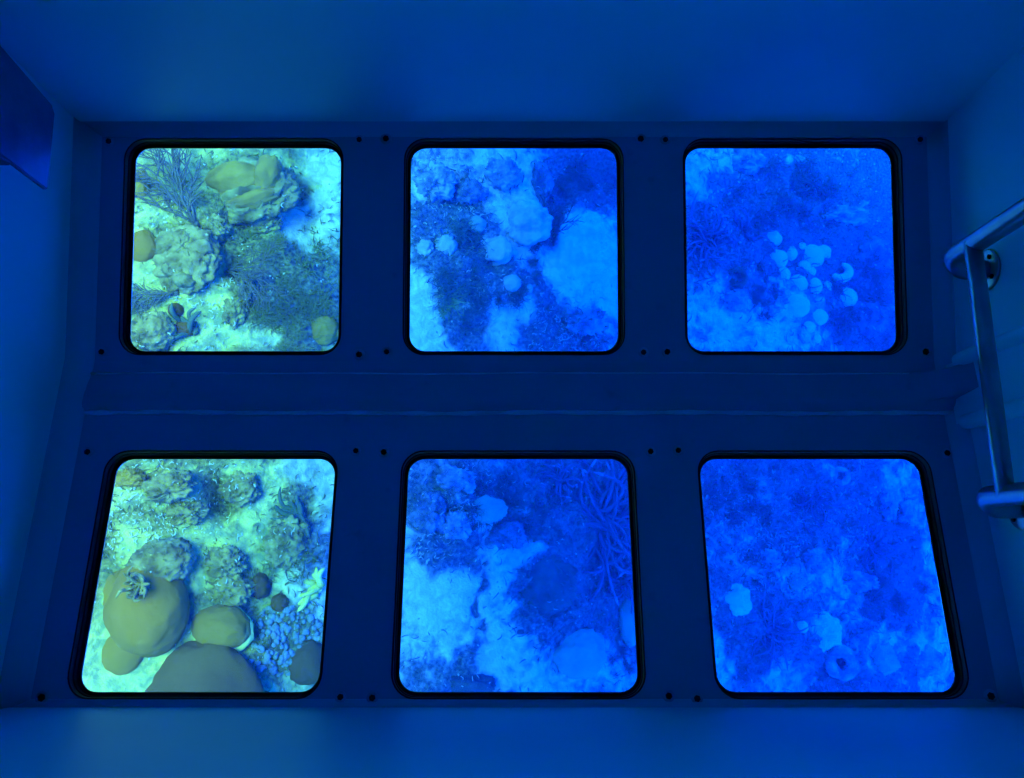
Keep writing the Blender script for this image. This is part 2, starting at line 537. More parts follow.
# ================================================================ the sea outside
# seabed height field: shallow on the left, deeper on the right
SEA0, SEAK = -2.1, -0.5
def base_z(x):
    return SEA0 + SEAK * x
_r = np.random.RandomState(7)
def _grid(seed):
    return np.random.RandomState(seed).rand(64, 64)
def vnoise(x, y, seed):
    g = _grid(seed)
    xi, yi = np.floor(x).astype(int), np.floor(y).astype(int)
    fx, fy = x - xi, y - yi
    fx, fy = fx * fx * (3 - 2 * fx), fy * fy * (3 - 2 * fy)
    a, b = g[xi % 64, yi % 64], g[(xi + 1) % 64, yi % 64]
    c, d = g[xi % 64, (yi + 1) % 64], g[(xi + 1) % 64, (yi + 1) % 64]
    return (a * (1 - fx) + b * fx) * (1 - fy) + (c * (1 - fx) + d * fx) * fy
def fbm(x, y, seed, octs=5):
    s, amp, tot = 0, 1, 0
    for k in range(octs):
        s = s + amp * vnoise(x * 2 ** k + 11.3 * k, y * 2 ** k + 5.7 * k, seed + k); tot += amp; amp *= 0.55
    return s / tot

def flat(u, v):
    """point of the smooth seabed slope under image position (u, v)."""
    d = ray(u, v)
    k = (SEA0 - CAM.z) / (d.z - SEAK * d.x)
    return CAM + d * k, k

# patches: (u, v, ru, rv, value)  value > 0 bare sand, < 0 weed-grown rock; ridge height in metres
PATCH = [
    # upper left
    (150, 165, 26, 22, .5, .00), (215, 300, 34, 40, .9, .0), (300, 205, 30, 40, .6, -.05), (290, 310, 40, 40, -.9, .05), (267, 243, 34, 14, -.8, .03),
    (228, 214, 10, 16, -1., -.10), (295, 190, 12, 22, -1., -.12), (232, 262, 12, 14, -.9, -.10), (320, 260, 16, 14, -.7, .0), (290, 228, 26, 10, .8, .0), (150, 215, 24, 16, .2, .0),
    (255, 322, 16, 14, .9, 0), (145, 290, 18, 22, .7, 0), (320, 170, 18, 24, .8, 0), (200, 165, 22, 14, .6, 0), (180, 185, 26, 22, .2, 0),
    # upper middle
    (580, 262, 34, 62, 1.3, -.02), (595, 180, 38, 36, -1.3, -.12), (555, 215, 16, 40, -1.1, -.10), (430, 200, 28, 18, .7, 0), (470, 185, 30, 22, .0, .03), (528, 222, 24, 30, .15, .05),
    (448, 248, 13, 14, .8, .02), (493, 252, 18, 16, .9, .02), (470, 226, 24, 14, -.8, .0), (480, 290, 52, 38, -.9, .02), (420, 320, 24, 30, .8, 0), (505, 325, 36, 30, .9, 0),
    (550, 320, 14, 34, -1., -.03), (590, 328, 28, 26, -.3, .03), (450, 300, 16, 16, .3, 0), (425, 235, 16, 12, -.7, 0), (500, 205, 16, 16, .4, 0), (440, 345, 34, 10, .5, 0), (470, 327, 26, 14, -.8, 0),
    # upper right
    (708, 188, 34, 30, .6, 0), (705, 240, 34, 34, -1., .03), (724, 325, 46, 30, .45, 0), (885, 180, 34, 40, -.9, 0), (790, 200, 70, 50, -1.3, -.12), (860, 300, 40, 50, -.9, 0), (740, 285, 22, 18, -.4, 0), (750, 160, 24, 16, .4, 0),
    (845, 215, 34, 12, .3, 0), (780, 330, 18, 20, .3, 0), (797, 155, 10, 6, .6, 0), (755, 240, 16, 26, -.5, 0), (870, 240, 30, 40, -.5, 0),
    # lower left
    (120, 530, 22, 34, .9, .0), (150, 480, 40, 20, .2, .04), (200, 530, 34, 26, .7, .0), (212, 496, 12, 20, -1.2, -.12), (260, 490, 24, 24, .6, 0), (300, 515, 26, 24, -.8, .03), (310, 475, 24, 16, .6, 0),
    (262, 545, 22, 22, .6, 0), (105, 620, 14, 50, 1., 0), (195, 585, 14, 18, .9, 0), (186, 610, 8, 24, -1.2, -.08), (283, 640, 36, 34, -.5, .03), (305, 545, 18, 18, -.3, .04), (100, 675, 24, 22, .9, 0), (150, 680, 18, 20, .8, 0), (285, 570, 14, 12, .5, 0),
    # lower middle
    (440, 590, 40, 32, .8, 0), (520, 635, 42, 46, .9, 0), (420, 560, 20, 20, .4, 0), (475, 610, 5, 46, -.7, -.03), (470, 500, 50, 34, -.5, .04), (480, 512, 16, 14, .5, .03), (600, 520, 48, 60, -1.2, .03), (548, 590, 32, 34, -1.2, .06),
    (530, 555, 22, 10, .6, 0), (467, 682, 40, 12, -.8, 0), (420, 680, 24, 18, -.2, 0), (440, 530, 30, 22, -.9, 0), (420, 475, 20, 20, -.4, 0), (610, 670, 24, 24, .1, 0), (605, 600, 26, 26, -.8, 0), (560, 480, 40, 20, -.7, 0), (500, 555, 14, 10, .4, 0),
    # lower right
    (740, 500, 40, 40, -.4, 0), (716, 540, 26, 44, -.4, 0), (775, 470, 40, 16, -.6, 0), (770, 540, 40, 30, -.1, .02), (765, 628, 42, 40, -1.1, .04), (880, 540, 54, 70, -.9, 0), (885, 500, 14, 22, .7, 0), (905, 515, 14, 20, .4, 0), (830, 475, 22, 10, .4, 0), (795, 580, 18, 12, .3, 0),
    (930, 660, 30, 26, .5, 0), (880, 660, 24, 18, .5, 0), (790, 676, 26, 14, .4, 0), (725, 660, 14, 30, .5, 0), (850, 580, 26, 12, .2, 0), (810, 500, 30, 34, -1., 0), (900, 600, 30, 24, -.3, 0), (910, 470, 20, 14, .2, 0),
]
PW = []
for (u, v, ru, rv, val, hh) in PATCH:
    p, k = flat(u, v)
    PW.append((p.x, p.y, ru * k / FPX, rv * k / FPX, val, hh))

def fields(X, Y):
    wx = (fbm(X * 3.1, Y * 3.1, 31, 4) - .5) * 0.28 + (fbm(X * 11, Y * 11, 35, 3) - .5) * 0.10
    wy = (fbm(X * 3.1, Y * 3.1, 41, 4) - .5) * 0.28 + (fbm(X * 11, Y * 11, 45, 3) - .5) * 0.10
    S = (fbm(X * 2.6, Y * 2.6, 3, 5) - .52) * 1.8
    H = (fbm(X * 1.5, Y * 1.5, 13, 4) - .5) * 0.16
    for (px, py, rx, ry, val, hh) in PW:
        q = ((X + wx - px) / rx) ** 2 + ((Y + wy - py) / ry) ** 2
        g = np.exp(-q * 0.9)
        S = S * (1 - 0.6 * g) + val * g
        if hh: H = H + hh * np.exp(-q)
    S = S + (fbm(X * 14, Y * 14, 53, 4) - .5) * 0.9
    rough = np.clip(0.7 - S, 0, 1)
    H = H + (fbm(X * 9, Y * 9, 63, 4) - .5) * (0.02 + 0.11 * rough) + (fbm(X * 34, Y * 34, 73, 3) - .5) * (0.006 + 0.03 * rough)
    return H, S

NXg, NYg = 460, 420
tx, ty = np.linspace(-1, 1, NXg), np.linspace(-1, 1, NYg)
gx = 9.0 * np.sinh(2.4 * tx) / np.sinh(2.4)
gy = 0.55 + 9.0 * np.sinh(2.6 * ty) / np.sinh(2.6)
GX, GY = np.meshgrid(gx, gy, indexing='ij')
GH, GS = fields(GX, GY)
GZ = base_z(np.clip(GX, -3.2, 4.5)) + GH

def ground(x, y):
    i = int(np.clip(np.searchsorted(gx, x) - 1, 0, NXg - 2)); j = int(np.clip(np.searchsorted(gy, y) - 1, 0, NYg - 2))
    a = (x - gx[i]) / (gx[i + 1] - gx[i]); b = (y - gy[j]) / (gy[j + 1] - gy[j])
    return float((GZ[i, j] * (1 - a) + GZ[i + 1, j] * a) * (1 - b) + (GZ[i, j + 1] * (1 - a) + GZ[i + 1, j + 1] * a) * b)
def sandy(x, y):
    i = int(np.clip(np.searchsorted(gx, x), 0, NXg - 1)); j = int(np.clip(np.searchsorted(gy, y), 0, NYg - 1))
    return float(GS[i, j])
def place(u, v):
    p, k = flat(u, v)
    for _ in range(4):
        z = ground(p.x, p.y)
        d = ray(u, v)
        k = (z - CAM.z) / d.z
        p = CAM + d * k
    return Vector((p.x, p.y, ground(p.x, p.y))), k / FPX     # point, metres per pixel

def seabed_mat():
    m, nt, N, L = mat_new('reef_floor')
    out = N.new('ShaderNodeOutputMaterial'); bs = N.new('ShaderNodeBsdfPrincipled')
    at = N.new('ShaderNodeAttribute'); at.attribute_name = 'sand'
    tc = N.new('ShaderNodeTexCoord')
    def nz(sc, de=5, dist=0.0):
        n = N.new('ShaderNodeTexNoise'); n.inputs['Scale'].default_value = sc; n.inputs['Detail'].default_value = de; n.inputs['Distortion'].default_value = dist
        L.new(tc.outputs['Object'], n.inputs['Vector']); return n
    n1, n2, n3 = nz(16, 6, 0.8), nz(60, 4), nz(5, 4)
    a1 = N.new('ShaderNodeMath'); a1.operation = 'MULTIPLY_ADD'; a1.inputs[1].default_value = 1.5; a1.inputs[2].default_value = -0.75
    L.new(n1.outputs['Fac'], a1.inputs[0])
    a2 = N.new('ShaderNodeMath'); a2.operation = 'ADD'; L.new(a1.outputs[0], a2.inputs[0]); L.new(at.outputs['Fac'], a2.inputs[1])
    mr = N.new('ShaderNodeMapRange'); mr.interpolation_type = 'SMOOTHSTEP'; mr.inputs['From Min'].default_value = -0.25; mr.inputs['From Max'].default_value = 0.45
    L.new(a2.outputs[0], mr.inputs['Value'])
    rk = N.new('ShaderNodeValToRGB')
    e = rk.color_ramp.elements
    e[0].position = 0.36; e[0].color = (0.04, 0.08, 0.09, 1); e[1].position = 0.66; e[1].color = (0.20, 0.25, 0.20, 1)
    L.new(n2.outputs['Fac'], rk.inputs['Fac'])
    rs = N.new('ShaderNodeValToRGB')          # browner weed on the shallow side
    e = rs.color_ramp.elements
    e[0].position = 0.36; e[0].color = (0.09, 0.075, 0.02, 1); e[1].position = 0.66; e[1].color = (0.34, 0.28, 0.07, 1)
    L.new(n2.outputs['Fac'], rs.inputs['Fac'])
    a4 = N.new('ShaderNodeAttribute'); a4.attribute_name = 'shallow'
    rm = N.new('ShaderNodeMix'); rm.data_type = 'RGBA'
    L.new(a4.outputs['Fac'], rm.inputs[0]); L.new(rk.outputs['Color'], rm.inputs[6]); L.new(rs.outputs['Color'], rm.inputs[7])
    sd = N.new('ShaderNodeValToRGB')
    e = sd.color_ramp.elements
    e[0].position = 0.36; e[0].color = (0.58, 0.60, 0.48, 1); e[1].position = 0.64; e[1].color = (0.84, 0.84, 0.62, 1)
    n4 = nz(20, 6, 0.7)
    L.new(n4.outputs['Fac'], sd.inputs['Fac'])
    sh = N.new('ShaderNodeValToRGB')          # sunlit yellow-green cast put into the sand colour of the shallow side
    e = sh.color_ramp.elements
    e[0].position = 0.36; e[0].color = (0.26, 0.28, 0.10, 1); e[1].position = 0.66; e[1].color = (0.70, 0.60, 0.13, 1)
    L.new(n4.outputs['Fac'], sh.inputs['Fac'])
    a3 = N.new('ShaderNodeAttribute'); a3.attribute_name = 'shallow'
    sm = N.new('ShaderNodeMix'); sm.data_type = 'RGBA'
    L.new(a3.outputs['Fac'], sm.inputs[0]); L.new(sd.outputs['Color'], sm.inputs[6]); L.new(sh.outputs['Color'], sm.inputs[7])
    mx = N.new('ShaderNodeMix'); mx.data_type = 'RGBA'
    L.new(mr.outputs[0], mx.inputs[0]); L.new(rm.outputs[2], mx.inputs[6]); L.new(sm.outputs[2], mx.inputs[7])
    L.new(mx.outputs[2], bs.inputs['Base Color'])
    bs.inputs['Roughness'].default_value = 0.9; bs.inputs['Specular IOR Level'].default_value = 0.05
    bp = N.new('ShaderNodeBump'); bp.inputs['Strength'].default_value = 0.5; bp.inputs['Distance'].default_value = 0.02
    L.new(n2.outputs['Fac'], bp.inputs['Height']); L.new(bp.outputs['Normal'], bs.inputs['Normal'])
    L.new(bs.outputs['BSDF'], out.inputs['Surface'])
    return m

idx = np.arange(NXg * NYg).reshape(NXg, NYg)
faces = np.stack([idx[:-1, :-1], idx[1:, :-1], idx[1:, 1:], idx[:-1, 1:]], -1).reshape(-1, 4)
me = bpy.data.meshes.new('seabed')
me.from_pydata(np.stack([GX, GY, GZ], -1).reshape(-1, 3).tolist(), [], faces.tolist())
me.update(); me.shade_smooth()
att = me.attributes.new('sand', 'FLOAT', 'POINT')
att.data.foreach_set('value', GS.reshape(-1).astype(np.float32))
att = me.attributes.new('shallow', 'FLOAT', 'POINT')
_q = np.clip((-0.52 + (fbm(GX * 4, GY * 4, 91, 3) - .5) * 0.6 - GX) / 0.65, 0, 1)
att.data.foreach_set('value', (_q * _q * (3 - 2 * _q)).reshape(-1).astype(np.float32))
me.materials.append(seabed_mat())
sb = link(bpy.data.objects.new('seabed', me))
tag(sb, kind='structure')

# water: a block of sea with a hollow where the hull sits
W0, W1 = Vector((-8, -7.5, -5.5)), Vector((8, 8.5, 0.8))
bm = bmesh.new()
hx, hy0, hy1 = XW + 0.03, Y_FRONT - 0.03, Y_BACK + 0.03
hh = -RECESS - 0.0045
zt = W1.z
def corner_floor(Q, y, h):
    s = (y - KEEL_Y - Q.n.x * h) / Q.t.x
    return Q(0, s, h).z
kz = corner_floor(LO, KEEL_Y, hh)
z0f, z1b = corner_floor(LO, hy0, hh), corner_floor(UP, hy1, hh)
V = {}
def vv(*p):
    k = tuple(round(c, 5) for c in p)
    if k not in V: V[k] = bm.verts.new(p)
    return V[k]
def fc(*ps): bm.faces.new([vv(*p) for p in ps])
x0, x1, y0_, y1_ = W0.x, W1.x, W0.y, W1.y
fc((x0, y0_, W0.z), (x0, y1_, W0.z), (x1, y1_, W0.z), (x1, y0_, W0.z))
fc((x0, y0_, W0.z), (x1, y0_, W0.z), (x1, y0_, zt), (x0, y0_, zt))
fc((x0, y1_, W0.z), (x1, y1_, W0.z), (x1, y1_, zt), (x0, y1_, zt))
fc((x0, y0_, W0.z), (x0, y1_, W0.z), (x0, y1_, zt), (x0, y0_, zt))
fc((x1, y0_, W0.z), (x1, y1_, W0.z), (x1, y1_, zt), (x1, y0_, zt))
fc((x0, y0_, zt), (x1, y0_, zt), (hx, hy0, zt), (-hx, hy0, zt))
fc((x1, y0_, zt), (x1, y1_, zt), (hx, hy1, zt), (hx, hy0, zt))
fc((x1, y1_, zt), (x0, y1_, zt), (-hx, hy1, zt), (hx, hy1, zt))
fc((x0, y1_, zt), (x0, y0_, zt), (-hx, hy0, zt), (-hx, hy1, zt))
fc((-hx, hy0, zt), (hx, hy0, zt), (hx, hy0, z0f), (-hx, hy0, z0f))
fc((-hx, hy1, zt), (hx, hy1, zt), (hx, hy1, z1b), (-hx, hy1, z1b))
for sx in (-1, 1):
    fc((sx * hx, hy0, zt), (sx * hx, hy1, zt), (sx * hx, hy1, z1b), (sx * hx, KEEL_Y, kz), (sx * hx, hy0, z0f))
fc((-hx, hy0, z0f), (hx, hy0, z0f), (hx, KEEL_Y, kz), (-hx, KEEL_Y, kz))
fc((-hx, KEEL_Y, kz), (hx, KEEL_Y, kz), (hx, hy1, z1b), (-hx, hy1, z1b))
tag(obj('water', bm, M['water'], smooth=False), kind='structure')

# the boat's bottom around the well, unseen, added to keep the sun off the deep side
bm = bmesh.new()
hz0, hz1 = 0.70, 0.95
hx0, hx1, hy_0, hy_1 = -0.99, 5.0, -2.6, 3.4
ix, iy0, iy1 = XW + 0.04, Y_FRONT - 0.04, Y_BACK + 0.04
box_into(bm, hx0, -ix, hy_0, hy_1, hz0, hz1)
box_into(bm, ix, hx1, hy_0, hy_1, hz0, hz1)
box_into(bm, -ix, ix, hy_0, iy0, hz0, hz1)
box_into(bm, -ix, ix, iy1, hy_1, hz0, hz1)
tag(obj('hull', bm, M['paint'], smooth=False), kind='structure')

#OBJECTS#
# ---------------------------------------------------------------- reef materials
M['olive'] = surf_mat('olive_brain_coral', (0.22, 0.13, 0.015), (0.44, 0.27, 0.03), 9, 0.85, 0.35, 55, spec=0.05)
M['olive_smooth'] = surf_mat('smooth_olive_coral', (0.26, 0.13, 0.008), (0.32, 0.16, 0.011), 4, 0.9, 0.12, 70, spec=0.05, c3=(0.5, 0.30, 0.07), s3=14, a3=0.66)
M['brown'] = surf_mat('brown_boulder_coral', (0.115, 0.056, 0.006), (0.155, 0.076, 0.009), 4, 0.9, 0.2, 60, spec=0.05, c3=(0.30, 0.18, 0.05), s3=18, a3=0.68)
M['rim'] = surf_mat('pale_coral_rim', (0.6, 0.55, 0.10), (0.8, 0.72, 0.16), 20, 0.9, 0.2, spec=0.05)
M['mottled'] = surf_mat('mottled_rock', (0.12, 0.085, 0.024), (0.38, 0.30, 0.085), 14, 0.9, 0.6, 30, spec=0.05, c3=(0.55, 0.46, 0.18), s3=40, a3=0.64, bdist=0.02)
M['reef'] = surf_mat('pale_mottled_reef_rock', (0.10, 0.15, 0.16), (0.42, 0.48, 0.42), 16, 0.9, 0.6, 34, spec=0.05, c3=(0.6, 0.62, 0.5), s3=45, a3=0.62, bdist=0.02)
M['deepweed'] = surf_mat('weedy_deep_rock', (0.06, 0.11, 0.12), (0.24, 0.30, 0.28), 18, 0.9, 0.6, 40, spec=0.05, c3=(0.5, 0.52, 0.44), s3=55, a3=0.64, bdist=0.02)
M['encrusted'] = surf_mat('weed_grown_rock', (0.14, 0.11, 0.03), (0.38, 0.31, 0.09), 18, 0.9, 0.6, 40, spec=0.05, c3=(0.5, 0.5, 0.36), s3=55, a3=0.66, bdist=0.02)
M['pale'] = surf_mat('pale_coral', (0.22, 0.33, 0.20), (0.36, 0.47, 0.28), 7, 0.9, 0.25, 40, spec=0.05)
M['palecyan'] = surf_mat('pale_green_coral', (0.42, 0.66, 0.40), (0.55, 0.80, 0.50), 9, 0.9, 0.25, 40, spec=0.05, lo=0.3, hi=0.7)
M['chalk'] = surf_mat('chalky_stone', (0.34, 0.38, 0.28), (0.62, 0.64, 0.46), 8, 0.9, 0.4, 30, spec=0.05)
M['dark'] = surf_mat('dark_reef_rock', (0.05, 0.07, 0.06), (0.13, 0.15, 0.11), 10, 0.9, 0.5, 40, spec=0.05, c3=(0.28, 0.32, 0.26), s3=45, a3=0.68)
M['fan'] = surf_mat('dark_sea_fan', (0.09, 0.08, 0.05), (0.14, 0.12, 0.08), 20, 0.9, 0, spec=0.05)
M['weed'] = surf_mat('dark_green_weed', (0.05, 0.12, 0.10), (0.11, 0.20, 0.16), 12, 0.9, 0, spec=0.05)
M['weedolive'] = surf_mat('olive_weed', (0.13, 0.14, 0.035), (0.24, 0.23, 0.06), 12, 0.9, 0, spec=0.05)
M['turfolive'] = surf_mat('olive_reef_turf', (0.12, 0.11, 0.03), (0.26, 0.23, 0.07), 3, 0.9, 0, spec=0.05)
M['weedlight'] = surf_mat('yellow_green_weed', (0.20, 0.28, 0.07), (0.32, 0.38, 0.12), 12, 0.9, 0, spec=0.05)
M['turf'] = surf_mat('short_reef_turf', (0.07, 0.12, 0.10), (0.15, 0.21, 0.15), 3, 0.9, 0, spec=0.05)
M['finger'] = surf_mat('blue_grey_finger_sponge', (0.06, 0.085, 0.05), (0.12, 0.145, 0.08), 16, 0.9, 0.3, 50, spec=0.05)
M['soft'] = surf_mat('dark_soft_coral', (0.05, 0.10, 0.13), (0.10, 0.16, 0.18), 10, 0.85, 0.1, spec=0.1)
M['tip'] = surf_mat('pale_soft_coral_tip', (0.20, 0.25, 0.30), (0.30, 0.36, 0.40), 20, 0.85, 0.1, spec=0.1)

# ---------------------------------------------------------------- reef builders
def lump_bm(rx, ry, rz, seed, amp=0.12, freq=1.6, fine=0.03, subdiv=4, sink=0.35):
    """knobbly dome: noise-displaced sphere with a flattened foot, base at z = 0."""
    bm = bmesh.new()
    bmesh.ops.create_icosphere(bm, subdivisions=subdiv, radius=1.0)
    off = Vector((seed * 3.17, seed * 1.93, seed * 7.7))
    for v in bm.verts:
        n = v.co.normalized()
        d = 1 + amp * noise.fractal(n * freq + off, 1.0, 2.0, 4) + fine * 1.25 * noise.fractal(n * 6 + off, 0.7, 2.1, 4)
        p = n * d
        z = p.z if p.z > -sink else -sink + (p.z + sink) * 0.15
        v.co = Vector((p.x * rx, p.y * ry, z * rz))
    return bm

def bush_pts(base, tip, bend, n=7, wob=0.0, rg=None):
    out = []
    for k in range(n):
        t = k / (n - 1)
        p = base.lerp(tip, t) + bend * math.sin(math.pi * t)
        if rg and 0 < k: p += Vector((rg.uniform(-wob, wob), rg.uniform(-wob, wob), rg.uniform(-wob, wob)))
        out.append(p)
    return out

def slope_normal():
    return Vector((-SEAK, 0, 1)).normalized()
NRM = slope_normal()
TILT = NRM.to_track_quat('Z', 'Y').to_euler()

ROUGH = [M[k] for k in ('mottled', 'encrusted', 'reef', 'deepweed', 'dark')]
ROCKS = []
def dome(name, u, v, ru, rv, hfrac, mat, label, cat, seed, group=None, rot=0.0, **kw):
    p, mpp = place(u, v)
    o = obj(name, lump_bm(ru * mpp, rv * mpp, hfrac * (ru + rv) / 2 * mpp, seed, **kw), mat)
    o.location = p - Vector((0, 0, 0.01)); o.rotation_euler = (0, 0, rot)
    if mat in ROUGH: ROCKS.append((p.x, p.y, p.z, ru * mpp, rv * mpp, hfrac * (ru + rv) / 2 * mpp))
    return tag(o, label, cat, group)

# ================================================================ upper left window (window_1)
# folded yellow-green brain coral on its mound: mound > lobes
p, mpp = place(252, 190)
r = empty('folded_coral', p)
tag(r, 'folded yellow-olive brain coral with curling lobes on a rocky mound in upper left window', 'coral')
def lobe(name, u, v, ru, rv, hz, mat, seed, rot, root, mpp, lift=0.0, **kw):
    q, _ = place(u, v)
    bm = lump_bm(ru * mpp, rv * mpp, hz * mpp, seed, **kw)
    o = obj(name, bm, mat, root)
    o.location = Vector((q.x, q.y, root.location.z + lift)) - root.location
    o.rotation_euler = (0, 0, rot)
    if mat in ROUGH: ROCKS.append((q.x, q.y, root.location.z + lift, ru * mpp, rv * mpp, hz * mpp))
    return o
o = lobe('mound', 252, 192, 44, 34, 20, M['mottled'], 5, 0.2, r, mpp, amp=0.2, fine=0.08, subdiv=5)
lobe('lobe', 238, 183, 29, 17, 16, M['olive'], 8, 0.15, r, mpp, lift=18 * mpp * 0.75, amp=0.12, fine=0.03)
lobe('lobe', 276, 188, 13, 21, 15, M['olive'], 9, -0.2, r, mpp, lift=18 * mpp * 0.7, amp=0.15, fine=0.03)
lobe('lobe', 258, 205, 26, 9, 12, M['olive'], 10, 0.3, r, mpp, lift=18 * mpp * 0.6, amp=0.15, fine=0.04)
lobe('lobe', 226, 193, 13, 10, 10, M['olive'], 12, 0.0, r, mpp, lift=18 * mpp * 0.55, amp=0.15, fine=0.04)
p, mpp = place(184, 258)
r = empty('rock_mound', p)
tag(r, 'round mottled rock mound grown with coral knobs, left of centre in upper left window', 'rock')
lobe('mound', 184, 260, 36, 34, 18, M['mottled'], 15, 0.0, r, mpp, amp=0.16, fine=0.10, subdiv=5)
lobe('cap', 176, 246, 20, 14, 11, M['mottled'], 16, 0.4, r, mpp, lift=10 * mpp, amp=0.25, fine=0.1, subdiv=5)
for k, (u, v, ru, rv) in enumerate(((192, 268, 12, 10), (172, 270, 9, 9), (206, 256, 10, 12), (186, 282, 12, 8), (168, 258, 8, 7))):
    lobe('knob', u, v, ru, rv, 9, M['encrusted'] if k % 2 else M['mottled'], 17 + k, k, r, mpp, lift=9 * mpp, amp=0.25, fine=0.1, subdiv=3)
dome('brain_coral', 139, 186, 10, 19, .8, M['olive'], 'olive brain coral half hidden by the left edge of upper left window, upper of two', 'coral', 31)
dome('brain_coral', 141, 246, 15, 17, .7, M['olive_smooth'], 'round olive coral at the left edge of upper left window beside the rock mound', 'coral', 32)
dome('boulder_coral', 150, 331, 24, 20, .8, M['mottled'], 'rough olive boulder coral in the bottom left corner of upper left window', 'coral', 33, fine=0.09, subdiv=5)
dome('ball_coral', 175, 310, 8, 7.5, 1.2, M['brown'], 'small round ball coral beside the forked finger sponge', 'coral', 34, amp=0.05)
dome('ball_coral', 183, 328, 12, 9, .9, M['brown'], 'flat brown coral lump between the ball coral and the finger sponge', 'coral', 35, amp=0.2)
dome('boulder_coral', 323, 330, 17, 15, .8, M['olive'], 'olive-green coral lump among weed, bottom right corner of upper left window', 'coral', 36, fine=0.08)
dome('reef_rock', 234, 312, 12, 15, .9, M['encrusted'], 'small weed-grown rock on the blue sand below the rock mound', 'rock', 37, amp=0.3, fine=0.12, subdiv=5)
dome('reef_rock', 246, 288, 10, 14, .9, M['encrusted'], 'narrow weed-grown rock right of the rock mound', 'rock', 38, amp=0.3, fine=0.12, subdiv=5)
dome('reef_rock', 212, 228, 15, 13, .9, M['encrusted'], 'weed-grown rock between the folded coral and the rock mound', 'rock', 39, amp=0.3, fine=0.14, subdiv=5)
dome('reef_rock', 262, 222, 18, 12, .8, M['encrusted'], 'weed-grown rock just below the folded coral', 'rock', 40, amp=0.3, fine=0.12, subdiv=5)

# forked finger sponge: base > fingers
def finger_clump(name, u, v, size_px, n, mat, label, cat, seed, spread=1.0, fat=0.07, tipmat=None, ang=(0, 2 * math.pi), part='finger', lift=(0.35, 0.9), group=None, raise_px=0):
    p, mpp = place(u, v)
    p = p + Vector((0, 0, raise_px * mpp))
    S = size_px * mpp
    rg = random.Random(seed)
    root = empty(name, p)
    tag(root, label, cat, group)
    obj('holdfast', lump_bm(S * 0.13, S * 0.13, S * 0.10, seed, subdiv=3), mat, root)
    for k in range(n):
        a = ang[0] + (ang[1] - ang[0]) * (k + rg.uniform(-0.6, 1.6)) / n
        ln = S * rg.uniform(0.5, 1.1)
        out = Vector((math.cos(a), math.sin(a), 0))
        tip = out * ln * spread * rg.uniform(0.55, 1.0) + Vector((0, 0, ln * rg.uniform(*lift) * 0.7))
        bend = Vector((-out.y, out.x, 0)) * rg.uniform(-0.32, 0.32) * ln + Vector((0, 0, ln * 0.12))
        b0 = out * S * 0.08 + Vector((rg.uniform(-.16, .16), rg.uniform(-.16, .16), 0)) * S + Vector((0, 0, S * 0.04))
        pts = bush_pts(b0, tip, bend, 9)
        f = fat * S * rg.uniform(0.8, 1.2)
        rad = [f * (1.0 - 0.35 * t / 8) for t in range(9)]
        rad[-2] *= 0.85; rad[-1] *= 0.35
        bm = bmesh.new(); tube_into(bm, pts, rad, 8)
        fo = obj(part, bm, mat, root)
        if tipmat:
            bm = bmesh.new(); tube_into(bm, [pts[-2].lerp(pts[-1], 0.2), pts[-2].lerp(pts[-1], 0.8), pts[-1] + (pts[-1] - pts[-2]) * 0.25], [rad[-2] * 1.12, rad[-2] * 0.95, rad[-1] * 0.6], 8)
            obj('tip', bm, tipmat, fo)
    return root
finger_clump('finger_sponge', 194, 330, 40, 6, M['finger'], 'blue-grey forked finger sponge standing on sand near the bottom of upper left window', 'sponge', 3, 0.8, 0.07, ang=(0.9, 3.6))

# branching sea fans: holdfast, main branches with twigs
def sea_fan(name, u, v, ang, size_px, label, seed, mat, spread=1.3, nmain=5, rad0=0.012, tilt=0.45, twigs=True):
    p, mpp = place(u, v)
    S = size_px * mpp
    rg = random.Random(seed)
    root = empty(name, p); tag(root, label, 'sea fan')
    obj('holdfast', lump_bm(0.014, 0.014, 0.014, seed, subdiv=3), mat, root)
    def grow(bm, start, a, ln, rad, depth):
        n = 5; pts = [start]; aa = a
        for k in range(n):
            aa += rg.uniform(-0.16, 0.16)
            pts.append(pts[-1] + Vector((math.cos(aa), math.sin(aa), tilt * rg.uniform(0.5, 1.3))) * ln / n)
        tube_into(bm, pts, [rad * (1 - 0.09 * k) for k in range(n + 1)], 5)
        if depth > 0:
            for k in range(1, n + 1):
                for sgn in ((-1, 1) if rg.random() < 0.15 else (rg.choice((-1, 1)),)):
                    grow(bm, pts[k], aa + sgn * rg.uniform(0.35, 0.75), ln * rg.uniform(0.42, 0.62), rad * 0.68, depth - 1)
    for k in range(nmain):
        a = ang + spread * ((k + 0.5) / nmain - 0.5) + rg.uniform(-0.1, 0.1)
        bm = bmesh.new()
        grow(bm, Vector((0, 0, 0.01)), a, S * rg.uniform(0.5, 0.68), rad0, 2)
        obj('branch', bm, mat, root)
    return root
sea_fan('sea_fan', 196, 224, math.radians(130), 92, 'dark branching sea fan spreading up and left over pale sand in upper left window', 2, M['fan'], 1.35, 4, 0.006)
sea_fan('sea_fan', 176, 293, math.radians(205), 52, 'thin dark sea fan lying along the lower edge of the rock mound', 5, M['fan'], 0.9, 3, 0.0045)
sea_fan('sea_fan', 226, 272, math.radians(-15), 70, 'thin sea fan trailing right from the rock mound over blue sand', 6, M['fan'], 0.6, 3, 0.0045)

